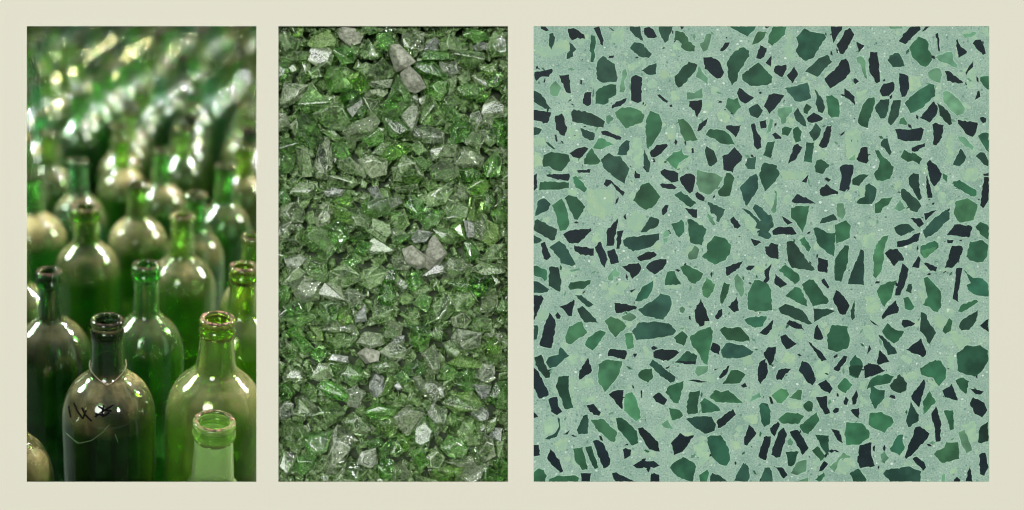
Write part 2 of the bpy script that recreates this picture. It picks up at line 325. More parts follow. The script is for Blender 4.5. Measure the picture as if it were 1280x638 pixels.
# ------------------------------------------------------------------ traced outlines
TZ = {
(667, 33): """
k 38,0 62,0 82,22 68,27 40,14
d 84,40 105,35 114,60 108,95 95,126 82,100
p 430,20 484,8 470,90 415,95 400,75
k 184,12 212,8 240,22 270,45 275,68 235,62 205,75 190,55
d 190,85 205,95 228,122 210,140 212,160 175,175 178,145 195,130
d 305,48 325,50 332,80 322,130 328,150 318,192 304,190 308,140 298,130
k 320,8 348,0 360,40 374,75 370,104 358,95 340,50
k 400,5 428,20 424,25
p 5,100 60,110 130,70 185,80 190,110 150,150 100,165 10,150
d 512,0 565,0 572,40 583,78 545,55 512,20
d 512,115 535,85 575,90 630,148 612,168 560,160
d 345,180 370,158 432,200 447,275 440,295 370,300 338,280 332,225
k 5,245 100,226 104,240 85,258 82,268 45,268 15,292 8,280
k 136,260 190,255 200,358 175,352 160,320
m 118,290 148,330 130,370 110,375 88,350 86,325
k 520,270 545,258 577,272 575,400 555,410 520,395 515,330
p 500,210 590,175 600,195 530,235 505,235
d -2,340 40,360 95,440 60,440 -2,400
g 330,350 350,328 400,310 440,310 438,365 400,385 400,405 370,418 328,412
k 275,352 308,350 303,420 285,425 262,412 262,390
k 320,330 314,370 318,375
k 414,432 440,402 495,380 493,395 462,425 420,438
m 490,225 497,255 482,285 490,330 480,350 458,350 465,300 475,235
k -2,443 95,458 92,475 75,512 50,520 45,508 -2,500
k 114,475 132,475 150,462 162,480 165,510 180,535 165,582 150,580 120,550
d 200,455 215,442 310,462 380,505 372,540 290,525 205,505
g 432,458 470,432 520,430 570,452 590,470 580,510 530,530 490,545 455,500
m 388,478 405,468 428,490 400,522 388,515
d -2,535 45,548 30,575 -2,580
d 248,540 325,570 320,605 300,608 260,580
k 360,560 380,555 468,590 465,603 440,602 365,575
k 112,577 122,575 128,610 120,615
p 430,510 470,560 440,585 395,560
p 240,30 290,40 290,75 250,80
k 12,215 22,210 26,224 14,226
p 30,135 80,120 90,160 40,175
p 180,530 240,545 240,600 190,600
p 0,600 60,590 60,638 0,638
""",
(807, 33): """
k -7,8 20,3 40,15 62,55 45,64 15,62 -5,45
d -23,235 10,215 57,195 55,255 17,258
d 75,0 142,0 140,25 125,50 122,75 103,88 85,60 70,10
d 0,108 34,150 15,167 0,165
g 158,25 200,30 225,60 230,80 265,105 262,135 215,130 188,110 195,92 175,75 152,70
k 185,0 205,0 200,10 192,18
m 325,40 352,40 345,75 330,125 310,135 295,110 285,92 310,85
d 438,0 588,0 545,55 490,25
k 397,130 425,85 450,85 440,105 410,135
g 568,98 585,50 598,28 640,30 632,62 600,90
k 588,170 610,102 645,118 632,160 612,175
k 308,165 350,162 395,190 417,245 400,275 380,278 315,225
p 75,240 98,230 122,245 120,270 98,282 78,272
d 155,268 230,188 277,205 270,230 195,318 175,328 160,310
m 285,212 300,240 330,275 330,305 268,270
d 500,115 525,110 552,130 552,160 490,250 485,290 460,315 440,270 435,190 450,160
d 515,255 600,192 675,270 672,300 635,315 555,315 515,285
k 498,328 515,335 535,355 578,380 530,412 508,400 485,355
k 604,352 612,347 618,355 610,360
m 218,352 260,355 298,328 305,380 222,390
k 232,398 300,392 298,440 275,485 262,450 230,425
k 62,365 75,362 120,398 115,408 90,395
k 128,418 140,416 142,428 130,430
k 388,395 405,398 405,408 392,402
g 430,415 440,380 470,390 490,380 497,412 508,430 480,455 470,470 440,445 425,430
d 548,438 595,413 623,448 598,490 560,475
p 300,400 350,395 355,430 320,470 305,440
p 385,460 410,445 440,470 450,500 410,515 385,490
p 490,475 520,480 525,505 500,512
g 25,450 72,468 90,515 80,560 40,625 14,655 4,620 0,560 5,490
g 172,495 200,490 210,500 240,530 262,575 278,605 210,612 190,575
k 275,555 285,520 335,485 325,515 300,545 285,560
g 320,580 345,545 420,555 455,585 475,630 400,625 370,598
k 428,528 508,525 480,592 462,570 430,545
k 562,520 580,515 590,555 615,595 615,645 595,655 580,640
k 605,505 640,498 642,540 612,545
p 110,540 150,530 165,590 120,600
p 130,350 175,345 180,390 140,400
p 140,100 185,90 190,125 145,130
k 427,58 433,56 435,64 428,65
""",
(947, 33): """
k 35,0 65,0 50,10
g 85,0 155,0 145,45 100,85 80,105 55,85 60,50
p 160,40 190,20 180,120 175,190 150,200 155,90
d 207,60 250,10 280,28 355,42 365,60 330,110 300,165 260,185 235,170 205,135 218,95
k 392,0 450,0 450,20 430,40 405,90 398,60
k 465,20 490,8 514,42 505,65 490,95 455,150 440,145 420,95 450,60
k 527,82 570,100 538,140
k 388,135 395,132 400,155 390,150
k 42,195 75,155 72,215
k 95,212 155,203 155,228 132,272 88,240
k 195,213 217,255 185,303 155,262
d 253,242 325,170 370,150 397,188 350,235 320,268
k 358,278 430,212 445,180 470,170 485,190 495,240 460,285 385,333
m 525,165 550,158 570,180 575,225 582,280 570,270 555,225 545,200 530,190
k 510,278 520,275 540,293 520,308 512,295
d 145,330 195,318 265,298 275,330 285,382 230,402 205,400
k 35,425 60,365 85,355 145,367 110,415 65,467
d 305,335 325,365 350,395 358,440 345,462 325,455 308,415 318,380
g 365,370 395,365 425,385 435,420 433,482 395,485 375,465
k 463,330 518,375 520,420 465,375
m 110,435 185,430 185,455 155,485 150,515 130,520 125,490 110,475
d 190,465 215,432 250,490 262,535 245,530 210,505
g 245,440 260,412 288,430 265,468 248,460
k 262,490 300,458 350,488 345,497 290,515 270,510
m 70,490 85,500 70,560 50,570
k 90,520 100,512 102,522 92,535
g 130,545 145,533 185,540 175,560 160,585 130,575
g 190,550 215,532 235,560 230,610 205,618 190,590
k 78,575 95,565 128,590 125,600 95,600
d 275,565 310,515 340,548 325,590 300,612
k 370,530 397,525 383,600 370,640 345,648 325,635 340,605
k 440,578 448,570 465,557 460,570 446,583
g 540,475 555,430 590,380 622,378 625,400 605,465 585,540 545,525 535,500
p 520,350 585,340 580,380 540,410
p 460,560 530,540 550,600 545,700 500,720 470,690
p 165,480 200,490 190,540 170,530
p 490,300 505,300 505,325 490,325
k 10,350 20,347 24,357 14,360
""",
(1087, 33): """
k -5,175 5,135 42,138 50,190 55,295 40,303 15,265 0,240
m 105,0 175,0 175,12 110,12
k 157,80 180,40 215,5 235,0 270,0 272,20 235,50 200,90 190,95
k 278,28 300,0 320,0 295,22
g 212,110 260,55 300,70 315,95 312,125 330,150 333,180 300,215 270,205 230,165
k 352,42 365,35 372,70 375,135 365,130 362,85
k 460,75 468,70 480,100 518,135 515,145 475,168 470,140
m 495,45 560,30 570,35 540,60 510,62
k 548,90 565,72 590,70 610,110 620,145 605,152 575,125
d 95,180 110,155 150,140 175,175 188,212 125,217
m 345,165 410,138 440,138 450,190 470,205 465,220 430,205 385,190
m 312,245 340,225 375,225 388,260 375,300 340,290 315,270
k 400,238 430,242 500,302 475,305 415,290 412,260
k 512,245 530,212 550,190 552,215 525,240 515,258
k 158,250 185,252 205,265 210,330 190,375 170,375 160,310
k 55,345 75,305 125,295 135,310 130,345 105,368 70,372
k 72,290 80,280 85,288 78,294
d 188,408 215,375 320,305 345,310 350,370 330,385 280,435 220,463
k 268,485 345,397 365,440 360,465 320,512
d 360,405 395,430 430,470 440,520 425,527 375,475 370,440
m 390,350 420,345 480,395 508,435 500,465 470,475 430,440 395,400
g 590,270 633,265 633,340 615,325 588,290
k 575,345 585,342 590,375 560,392
d 30,430 60,390 105,387 100,445 80,490 60,492 35,455
d 125,393 168,392 160,440 155,480 115,528 98,510
g 165,490 185,482 203,522 160,522
p 210,265 270,260 280,320 215,350
p 500,220 570,230 570,300 530,340
k 470,498 575,512 570,550 550,590 520,575 475,520
k 588,485 600,480 622,490 620,510 605,515 590,500
k 135,548 160,545 215,550 275,537 290,550 270,610 195,612 150,600 145,570
k 335,522 352,513 395,525 385,590 355,635 340,632 340,560
m 470,585 505,590 555,640 548,658 500,625
d 578,585 600,568 633,568 633,670 605,630
d 60,620 75,598 95,595 118,670 110,688 80,650 60,635
p 600,10 633,10 633,60 610,50
p 490,40 500,20 540,20 520,42
p 410,585 450,580 445,720 412,725
""",
(667, 173): """
d 65,20 80,22 118,58 105,58 80,40
g 318,48 345,0 365,0 390,18 428,32 400,42 355,60 325,55
k 190,80 225,58 270,45 292,55 270,85 245,108 210,98
d 445,85 455,45 495,10 513,15 510,50 495,90 455,88
g 48,135 55,90 95,72 185,88 195,120 165,160 150,175 100,165 85,148 52,152
g 268,110 310,52 335,90 357,122 330,140 270,138
d 360,110 400,78 430,95 460,95 510,160 500,190 485,242 440,215 375,160
d 588,60 605,95 622,130 612,180 598,180 585,140
k 228,170 305,165 300,185 240,185
k 65,195 110,188 190,188 195,200 185,228 160,225 100,212
k -2,200 18,185 20,260 5,280 -2,280
g 35,232 100,230 190,235 188,265 120,272 65,275 30,278
p 180,270 230,275 230,300 190,305
g 208,210 225,198 265,240 285,270 270,290 245,270 222,262
k 373,245 385,218 408,222 485,290 475,308 440,275 415,238 390,260
k 540,170 550,185 568,192 565,212 540,215 535,200
g 530,330 575,245 615,235 675,310 655,345 630,370 600,380 560,360
k 435,350 440,325 455,312 445,345
p 285,280 330,270 430,275 430,400 380,415 290,410
d 10,415 22,335 55,318 92,350 75,385
g 98,355 150,320 165,345 180,395 190,460 170,490 140,492 120,410
g 165,320 185,303 230,310 275,365 235,435 215,430
k 480,415 490,402 495,435 482,425
p 500,420 540,390 590,410 590,480 540,510 500,480
d 5,440 20,428 70,458 125,485 115,540 100,545 60,525 0,490
k 157,510 195,490 305,478 308,490 240,558 190,558
d -2,512 45,540 35,555 -2,560
k 390,490 445,428 450,440 425,570 388,573
k 445,495 480,490 470,520 458,588 440,588
d 475,545 495,528 600,515 668,503 668,540 620,580 530,602 485,575
d 568,500 600,450 625,415 668,435 662,465 600,498
p 310,520 345,500 370,530 350,565 315,560
k 38,560 60,550 92,630 70,650 55,640
d 85,580 135,545 165,565 225,670 205,680 145,665 140,640
k 217,570 322,585 320,625 250,620 220,600
k 327,580 355,548 395,645 378,690 360,670
k 392,600 430,585 455,660 440,665 410,670
k 550,632 595,606 640,603 657,620 620,645 570,655
p 525,0 580,0 575,150 530,160
p 0,70 40,80 45,150 0,160
""",
(807, 173): """
k 22,75 60,35 115,30 120,42 85,80 45,103 28,98
g 108,115 150,75 185,68 192,55 205,88 232,92 180,130 165,165 145,150
p 172,165 175,145 240,95 230,125 190,175
k 245,55 255,50 258,78 247,80
d 315,65 325,42 365,68 382,125 350,150 338,150
k 408,95 450,75 475,48 495,70 517,98 510,120 470,155 465,182 440,175 415,165 412,115
d 530,140 545,103 588,97 583,165 545,165
k 80,175 100,163 150,172 175,185 175,228 140,235 110,215 85,192
k 77,245 90,240 140,242 168,262 155,272 90,265
k 182,210 215,188 240,188 265,205 250,285 235,293 220,280 190,235
m 275,170 360,185 412,210 385,265 340,300 290,285 270,240
g 385,285 410,255 430,185 450,185 472,210 460,255 450,305 420,312 390,305
d 500,262 555,205 590,188 600,215 600,265 540,360 530,355 515,300
k 263,295 275,285 315,315 312,335 290,330 268,312
d 152,298 190,280 272,345 240,368 225,360
k 85,380 105,355 122,355 115,390 95,412 88,405
k 205,370 275,378 272,425 250,418
d 330,338 425,378 415,405 390,447 378,440 380,415 365,400 350,400
m 325,385 345,410 375,460 360,465 335,425
d 572,372 582,350 620,370 668,425 655,450 635,455 600,420
d 512,370 545,382 600,430 670,520 655,537 600,520 610,480 580,435
p 500,400 540,400 590,445 608,485 575,515 550,490
k 450,430 468,417 508,465 490,480 472,475
d 135,455 165,448 190,432 205,450 205,500 180,528 160,510
d 225,430 240,428 325,482 300,570 240,555 230,500
m 95,505 115,485 130,500 125,520 98,525
k 560,532 605,545 617,555 580,575 568,555
g 300,630 325,605 330,560 370,518 420,530 455,565 448,618 425,648 368,672
m 225,620 260,570 285,590 275,640 230,645
p 440,320 500,325 500,360 450,365
p 210,590 250,570 250,600 215,625
m 95,535 115,530 115,550 100,555
p 40,560 90,550 80,600 50,600
""",
(947, 173): """
d 30,90 55,20 95,15 70,107 40,95
d 10,200 20,160 35,128 105,145 100,160 120,190 85,240 40,283
k 165,135 195,35 215,28 240,48 230,65 195,120
d 245,125 262,20 303,22 290,130
g 303,150 315,120 340,110 383,140 350,190 310,180
k 527,110 555,48 585,48 592,120 580,135 540,125
m 485,115 520,85 518,118
k 437,155 470,138 510,145 508,185 490,255 465,285 435,275 447,210
d 503,220 540,195 592,192 540,253 505,245
p 125,170 265,170 250,220 125,218
k 235,230 272,193 260,237
k 330,275 365,243 390,265 430,285 428,297 350,310 335,300
d 525,345 545,320 570,310 575,250 595,238 635,270 605,348 560,352
p 540,260 575,245 572,300 545,320
k 182,335 210,297 260,315 300,340 312,350 270,345 195,345
p 25,295 70,285 95,330 75,370 45,340
m 70,380 90,345 98,280 103,285 100,390 85,400
g 180,370 220,360 276,360 262,430 240,502 200,440 180,425
k 128,412 188,450 160,460 140,440
k 80,493 110,472 185,472 210,510 85,513
d 330,455 345,425 405,403 425,435
m 420,350 455,345 470,400 450,435 425,415
g 410,460 470,435 495,460 490,530 420,560
d 297,480 310,473 350,488 370,503 415,503 405,630 370,610 320,560
p 370,465 405,455 410,495 375,498
g 222,540 250,522 285,580 275,605 262,598
k 42,595 75,555 110,565 112,640 85,640 55,625
d 155,550 190,545 262,645 305,700 290,705 185,690 160,650
g 415,638 465,568 485,570 480,660 445,765 408,750
d 530,650 550,590 565,600 566,780 482,775 505,700
d -12,478 0,445 70,403 82,430 85,470 50,505 10,485
p 560,520 620,500 620,580 565,580
p 320,70 370,70 370,105 325,110
p 395,310 440,310 440,340 400,340
""",
(1087, 173): """
k 225,50 295,25 295,45 240,72 225,68
g 30,65 50,65 70,95 130,150 110,215 70,228 40,225 25,190 50,150 55,125
g 165,100 185,60 220,80 240,78 280,110 265,140 230,120 200,125
k 305,135 322,115 365,155 385,190 375,225 345,257 330,240
k 300,205 308,197 335,315 310,318
p 410,0 445,0 440,130 410,130
d 443,140 485,55 515,98 505,125 480,148
d 565,95 590,75 610,78 633,120 633,150 610,140
p 490,190 520,150 570,160 580,200 550,230 505,225
k 605,190 633,185 633,200 610,200
k 588,355 612,205 633,205 633,330 605,372
g 390,185 415,200 412,232 392,215
d 208,210 235,185 262,190 265,260 278,320 262,330 230,270 210,245
g 445,230 480,222 570,280 570,305 540,308 450,255
d 170,270 180,265 240,315 277,360 255,393 220,385 170,310
d 0,245 38,270 30,320 10,350 -5,345
g 30,350 65,322 125,312 105,350 70,370 60,395 30,400
m 130,375 165,325 192,370 160,390
g 450,400 460,335 520,318 575,350 555,435 480,448
k 290,400 358,380 300,440
k 218,423 270,425 290,455 265,475
d 285,490 340,430 408,380 428,400 425,430 360,495 300,532
d 130,475 155,462 205,455 243,490 195,510 170,520 140,500
k 145,550 210,535 240,510 272,500 262,545 180,575 147,578
k 410,515 455,458 540,465 548,475 530,528
g 565,470 590,445 633,465 633,540 600,520
k 412,540 448,540 440,558 415,558
k 475,540 495,538 488,548
g 20,620 35,570 75,520 103,515 85,560 75,620 78,640 60,710 35,745 20,730 25,680
k 80,610 110,588 150,588 186,640 180,652 155,650 130,680
g 272,575 345,543 365,560 368,580 340,600 290,638 270,610
k 400,690 440,572 490,572 497,590 480,640 440,690
d 515,630 535,550 600,543 633,570 628,620 605,658 570,662 535,650
p 270,145 300,140 300,185 275,185
p 130,240 170,225 170,260 140,280
""",
(667, 313): """
d -2,85 15,80 70,108 72,155 60,165 40,145 -2,130
d 85,88 130,88 138,120 148,160 140,222 80,190
g 185,195 195,172 240,165 305,158 300,180 265,205 195,210
d -2,162 30,170 82,205 75,222 -2,230
k -2,240 40,238 55,258 25,320 5,370 -2,370
m 190,108 245,95 248,105 200,115
k 138,300 180,285 215,262 220,268 208,315 205,352 185,350 165,320
d 218,240 255,240 320,290 295,303 260,278
d 232,310 260,295 300,335 345,388 270,382 245,345
k 430,280 495,285 550,300 545,315 450,335 440,335
m 395,148 415,115 440,90 442,110 460,120 455,135 425,140 425,158 398,160
k 470,85 520,72 560,68 575,95 560,125 525,152 512,120 495,110
k 512,215 545,205 520,225
d 540,268 580,195 635,162 634,195 610,250 560,272
k 597,92 615,68 660,50 705,45 706,72 688,100 645,128 620,115
d 555,318 640,265 675,228 728,245 735,290 725,320 690,370 600,352
p 395,200 440,165 510,180 480,235 400,235
k 115,345 130,328 145,350 140,365 125,365
k 32,500 65,385 85,330 115,370 120,395 95,522 35,508
d -2,400 20,398 25,425 15,475 -2,475
g 170,460 190,405 255,378 285,440 200,500 175,490
g 275,500 290,465 355,425 385,438 315,535 280,510
g 378,375 410,352 460,370 495,405 435,465 415,440
m 468,355 510,332 548,355 520,378 480,370
d 525,430 560,385 650,378 720,390 760,430 745,450 640,470 550,480
g 485,445 525,440 535,515 500,528 490,480
k 395,548 410,525 495,535 498,550 485,580 395,562
k 530,550 552,548 538,572
d 65,595 80,570 135,555 135,525 145,515 190,560 120,620 85,628
d 5,570 40,555 55,595 88,650 85,678 65,680 40,650 10,610
k 245,640 290,570 313,640 290,660 245,690 240,675
g 345,605 395,580 472,590 455,660 380,755 345,700
p 180,560 240,545 230,610 190,610
p 200,100 230,110 180,140 160,120
k 628,515 645,512 662,520 640,532
p 20,330 80,320 70,370 25,380
""",
(807, 313): """
g 103,155 118,115 155,110 160,130 188,180 105,188
g 185,90 210,75 275,105 308,125 295,150 265,180 240,170 200,125
g 300,200 325,145 370,180 360,220 330,255 310,245
k 345,125 355,112 352,145
g 398,245 405,210 418,170 448,180 440,225 410,285 400,280
k 425,90 520,55 500,95 432,138
k 535,95 548,82 582,82 560,108 540,105
m 470,150 490,125 520,165 525,220 510,250 480,205
d 545,230 580,160 605,158 650,178 668,215 672,320 585,328 545,312
k 440,300 485,248 498,322 470,330
k 370,350 390,320 408,312 410,340 385,370 372,362
k 260,320 295,260 325,320 340,378 315,378 312,400 290,408 265,370
d 525,370 560,355 645,350 645,362 625,405 585,412 545,395
k 605,440 650,400 680,370 672,420 645,452
m 180,310 195,298 212,312 200,335 185,330
g 150,465 195,428 225,460 205,510 165,490
g 235,460 290,425 345,408 358,430 352,480 335,560 330,610 310,600 290,560 250,510
g 395,425 420,405 440,415 505,410 550,460 555,480 520,488 430,475
d 403,530 430,495 445,490 530,510 575,540 560,558 500,575 410,572
k 345,530 358,490 398,510 392,558
k 45,570 42,540 90,525 165,532 180,545 120,590
k 32,515 45,508 65,520 35,530
d 155,600 220,535 278,562 265,608
d 20,610 40,580 115,640 160,680 155,695 135,705 90,675
p 45,455 100,435 125,465 60,475
p 510,570 560,558 572,605 520,610
p 585,80 620,70 625,120 590,125
p 110,195 185,185 185,205 120,205
""",
(947, 313): """
k 40,-20 112,-5 112,48 75,42 45,20
k 90,175 95,125 115,145 160,180 120,200
g 112,105 150,78 220,130 225,160 200,180 165,150
g 150,240 200,195 225,200 262,270 265,298 220,280 155,248
g 235,185 275,155 300,160 340,215 380,270 370,285 295,298
k 340,160 355,148 382,195 375,205 345,175
k 322,38 375,52 372,122 322,110
k 55,95 75,70 62,130 65,155 45,175 30,170 45,145 35,110
k 400,260 420,210 460,245 490,295 470,342 440,340
d 112,310 150,285 240,320 290,390 275,395 200,368 125,335
d 298,310 370,310 415,325 360,350 302,382
d 495,320 518,268 518,360 505,372 495,350
k 152,395 172,372 235,395 248,425 200,415
k 300,470 305,420 320,393 350,465 340,478
g 370,455 400,395 480,405 480,435 492,480 480,520 420,542 375,525
k 120,460 150,447 210,500 155,528 130,490
k 262,480 340,540 368,585 340,592
k 32,545 60,515 100,512 98,545 75,615 60,610
k 5,620 20,592 50,598 55,640 45,680 15,710 5,690
k 112,635 150,628 180,630 150,655 130,690 100,680
k 220,640 240,590 270,600 300,650 310,690 290,720 250,670
k 405,635 460,558 478,565 470,590 430,645
d 490,595 520,555 560,600 560,620 525,680 490,665
p 575,240 640,240 640,340 580,335
p 120,590 150,540 200,550 195,620
p 190,440 230,425 260,460 225,478
p 70,430 130,390 140,410 90,460
p 560,400 620,400 620,480 570,475
k 405,565 425,550 425,565 410,575
k 585,550 595,505 605,525
k 570,620 590,600 640,610 680,640 640,660 570,680
p 300,600 350,580 385,620 370,680 320,690
p 350,430 385,395 375,450 360,460
""",
(1087, 313): """
k 230,80 260,32 270,40 265,92 225,92
k 290,72 300,65 360,88 355,115 325,108
g 275,0 360,-20 340,10 295,42
k 170,95 175,70 208,100 195,160 165,240 135,240 150,180
g 40,215 60,185 145,157 115,255 80,300 60,270
d 192,215 210,180 225,178 225,230
g 180,255 205,248 240,300 220,320 190,310
k 65,350 100,300 140,265 157,305 150,335 100,345 70,370
g 290,150 310,140 350,185 380,220 382,290 365,330 340,325 320,300 285,290 310,250 300,210
p 262,240 290,205 300,260 280,295
p 345,350 380,335 418,370 380,425 345,390
k 445,260 462,95 495,95 480,180 470,240 475,278
d 505,105 545,145 600,150 630,180 633,245 570,240 525,210 515,185 540,175
g 470,325 490,290 570,262 578,275 520,315 490,332
d 475,410 485,380 575,318 570,375 530,425 490,428
k 590,400 633,365 633,435 610,420
d 268,430 275,328 300,340 320,390 355,440 318,500 295,455
g 388,430 425,362 442,375 430,430 405,445
k 170,395 175,370 205,370 242,388 235,400 185,412
g 68,430 95,388 140,425 185,432 155,480 130,497 85,460
d 48,450 70,455 135,520 148,548 100,558 75,495
k 195,530 275,468 295,525 302,555 285,570 240,550
k 40,600 55,530 110,592 75,600 50,608
d 470,640 465,545 490,530 520,505 560,510 590,505 630,535 630,590 600,640 560,672 500,655
g 270,625 350,585 380,600 408,640 405,680 370,725 340,680 275,660
p 425,440 460,430 540,485 480,530 440,480
p 425,530 455,560 445,640 415,620
k 0,368 50,405 25,395
k -30,620 0,605 42,640 20,655 -25,675
p 0,250 50,250 60,310 0,330
""",
(667, 453): """
k -2,25 25,50 80,160 80,175 30,195 -2,130
d 118,130 135,75 190,70 185,140 212,245 165,250 150,200
k 78,200 105,185 125,185 132,235 152,262 125,282 95,265
k 280,230 320,220 358,265 350,285 320,282
k 400,168 435,152 478,148 472,250 450,230
g 485,190 490,170 525,160 550,210 572,295 545,315 482,255
k 570,150 578,150 577,190 572,188
g 555,65 575,42 630,32 638,75 610,110 560,80
k -2,260 25,290 -2,298
d 128,292 140,300 143,355 125,395 85,412 58,408 120,372 135,345
k 160,385 192,362 180,385
d 230,360 265,285 290,278 290,380 240,385
g 305,305 370,302 445,375 430,425 410,420 330,350
g 438,300 470,295 550,365 558,430 525,445 450,355
k 555,350 580,345 660,420 670,475 615,465 570,390
k -2,440 30,440 35,495 -2,500
k 315,420 335,412 370,430 408,515 405,545 372,565 340,490
d 275,450 310,445 345,560 325,568 300,520
g 212,460 260,450 288,570 260,575 225,530
k 72,510 90,462 140,520 158,580 145,588 95,545
k 475,465 488,455 520,465 515,495 485,515
k 528,550 570,525 638,525 672,548 640,562 550,562
g -2,590 30,565 55,575 72,605 60,636 -2,636
g 85,620 125,605 220,602 243,615 235,636 80,636
k 250,588 308,590 300,636 255,636
k 418,590 440,585 540,636 440,636 420,605
k 622,610 640,588 670,600 670,636 620,636
p 50,310 90,290 130,300 120,360 60,400
p 190,80 220,80 215,240 195,150
p 270,80 310,75 330,130 260,140
p 250,185 330,180 325,210 255,210
p 100,430 180,400 170,460 130,480
""",
(807, 453): """
k 20,10 50,0 120,50 160,80 150,105 125,105 60,50
k 155,-5 268,-5 265,12 220,12
m 265,55 275,20 335,20 330,50 280,75
k 390,80 435,20 448,18 430,65 400,88
g 410,118 455,45 490,40 533,65 500,110 440,115
k 508,125 530,110 540,130 520,136
g 105,160 125,125 205,98 190,170 175,220 150,215
k 38,185 72,160 115,200 100,228 55,210
k 220,95 260,92 340,105 280,108
d 222,210 235,160 290,150 280,200 278,270 230,278 218,265
d 290,215 315,190 380,230 400,258 350,268 300,270
g 340,185 370,145 400,160 440,148 490,190 518,218 440,215 370,210
k 598,50 605,5 640,-20 640,60 612,115 598,95
m 580,200 555,210 570,180 605,160 615,185
g 125,242 180,255 200,285 180,300 140,310
d 215,300 260,290 350,288 375,330 365,365 315,380 260,345 235,320
k 380,310 465,248 482,280 400,350 385,350
k 525,400 550,330 590,378 540,445 525,440
d 605,260 625,215 650,220 665,260 660,330 630,345
m 85,328 115,308 145,355 105,350
k 135,430 185,375 210,395 260,390 195,475 150,495 145,460
d 330,400 345,390 400,388 440,450 450,520 430,550 395,545 350,500 332,440
d 130,560 145,540 200,505 260,535 270,555 250,636 220,630 160,600
g 285,600 330,572 340,590 325,636 290,636
d 345,610 355,590 400,605 440,636 345,636
k 30,590 70,600 76,636 25,636
d 470,630 520,535 545,550 555,610 540,636
k 600,490 640,390 668,395 655,460 640,522 605,510
p 250,450 300,405 330,430 335,520 300,548 270,500
p 510,290 595,275 590,325 545,320
p 450,420 500,415 510,455 470,460
p 290,80 375,60 370,110 330,100
p 190,380 250,370 250,390 210,392
p 530,160 570,140 560,190 530,210
d 610,620 640,560 668,570 676,636 605,636
""",
(947, 453): """
k 98,80 125,35 178,38 120,90 105,95
k 225,30 240,-10 265,20 310,85 295,122 270,110 230,55
k 322,120 365,92 400,140 385,168 340,140
g 425,125 465,82 505,120 470,165 440,150
d 485,30 495,20 560,15 535,85 490,65
k 568,70 575,20 600,5 638,45 600,72
g 580,145 600,95 640,68 665,70 690,60 725,75 705,110 630,125
k 500,195 525,145 535,180 520,225 505,225
k 457,210 470,182 485,200 475,228 460,225
k 495,255 542,242 540,300 520,285
k 400,260 415,242 435,245 430,265 410,272
g 75,175 125,140 155,145 170,170 130,220 105,215
g 170,190 215,145 235,145 232,200 195,195
k 60,180 72,185 85,220 72,222
k 312,185 370,180 370,225 385,270 360,278 330,230
g 243,225 270,203 295,215 290,260 270,265 245,240
d 10,230 25,215 65,250 68,320 40,345 20,315
g 112,305 150,268 215,270 250,285 215,330 130,325
g 222,340 315,265 330,310 270,385 245,375
k 68,350 110,315 120,330 90,395 75,380
k 72,490 110,375 140,348 157,380 120,505 100,508
k 170,370 215,360 272,455 240,495 220,455
k 5,500 35,395 72,405 40,522
d 305,385 380,390 380,495 365,490 330,430
k 392,355 435,365 455,430 425,415
g 463,385 475,320 560,325 598,375 595,400 540,438 475,440
g 590,330 600,270 660,265 720,300 725,320 675,375 640,360
k 530,530 545,440 605,425 605,500 622,550 550,565
d 150,475 220,475 195,545 180,555 165,550
g 292,470 320,445 360,500 335,525
k 322,580 355,525 378,540 340,580
m 175,590 215,530 260,520 260,580 215,600
k 95,560 130,560 162,600 140,620
d 15,636 40,560 65,560 80,630 70,636
m 380,555 420,530 455,480 500,505 440,515 410,585
p 415,540 460,510 505,510 495,560 470,600 420,590
d 490,590 535,565 580,625 575,636 510,636
g 305,625 355,585 360,605 330,636
p 160,200 240,205 240,245 165,248
p 60,150 110,115 135,130 85,165
p 540,95 580,100 575,150 535,145
m 160,420 175,402 192,425 180,445 162,440
m 200,636 270,612 270,636
d 605,120 650,148 680,150 675,190 625,250 615,230 598,185
p 545,165 565,190 560,240 545,240
k 660,120 665,120
""",
(1087, 453): """
d 108,125 160,62 200,110 198,145 165,165 130,155
k 105,185 115,172 135,178 140,198
k 222,180 290,90 298,110 265,240 235,210
g 285,210 320,155 352,210 288,278
g 270,45 320,0 380,-10 408,40 405,75 370,125 335,75 280,70
d 195,315 220,210 262,280 262,310 210,348
k 328,275 355,235 380,310 378,420 355,425 345,340
g 395,258 445,255 450,355 432,362 418,310
k 388,150 425,130 440,115 470,205 400,185
g 458,95 500,82 530,100 515,170 480,140
k 530,138 608,155 590,172 565,170
k 535,220 550,185 610,215 627,255 600,295 560,275
d 110,460 150,390 180,385 175,420 188,450 160,495 115,475
k 188,500 245,345 270,340 320,380 310,400 220,500 195,515
g 345,490 360,470 400,455 410,425 470,425 480,515 440,525 385,535
k 228,515 250,502 290,530 300,560 285,578 255,545
d 72,595 90,572 210,555 275,580 270,636 110,636
k 585,490 615,480 632,560 610,605 588,595
k 515,620 535,550 548,636 512,636
d 582,370 590,345 632,315 632,420 595,432 578,425
k 450,625 465,610 485,625 480,636 450,636
m 385,600 400,595 405,636 385,636
k -5,425 10,430 5,480 28,552 0,560
m 60,490 80,475 105,510 80,540 65,530
m 475,370 505,360 540,440 545,470 515,485 490,430
p 290,340 330,330 330,360 300,365
p 490,330 560,310 580,400 540,440
p 425,580 465,555 465,590 430,595
k 18,450 30,442 28,475 20,470
p 70,200 110,190 100,240 75,240
p 310,90 360,100 365,130 330,120
p 200,60 250,55 250,100 210,95
""",
}
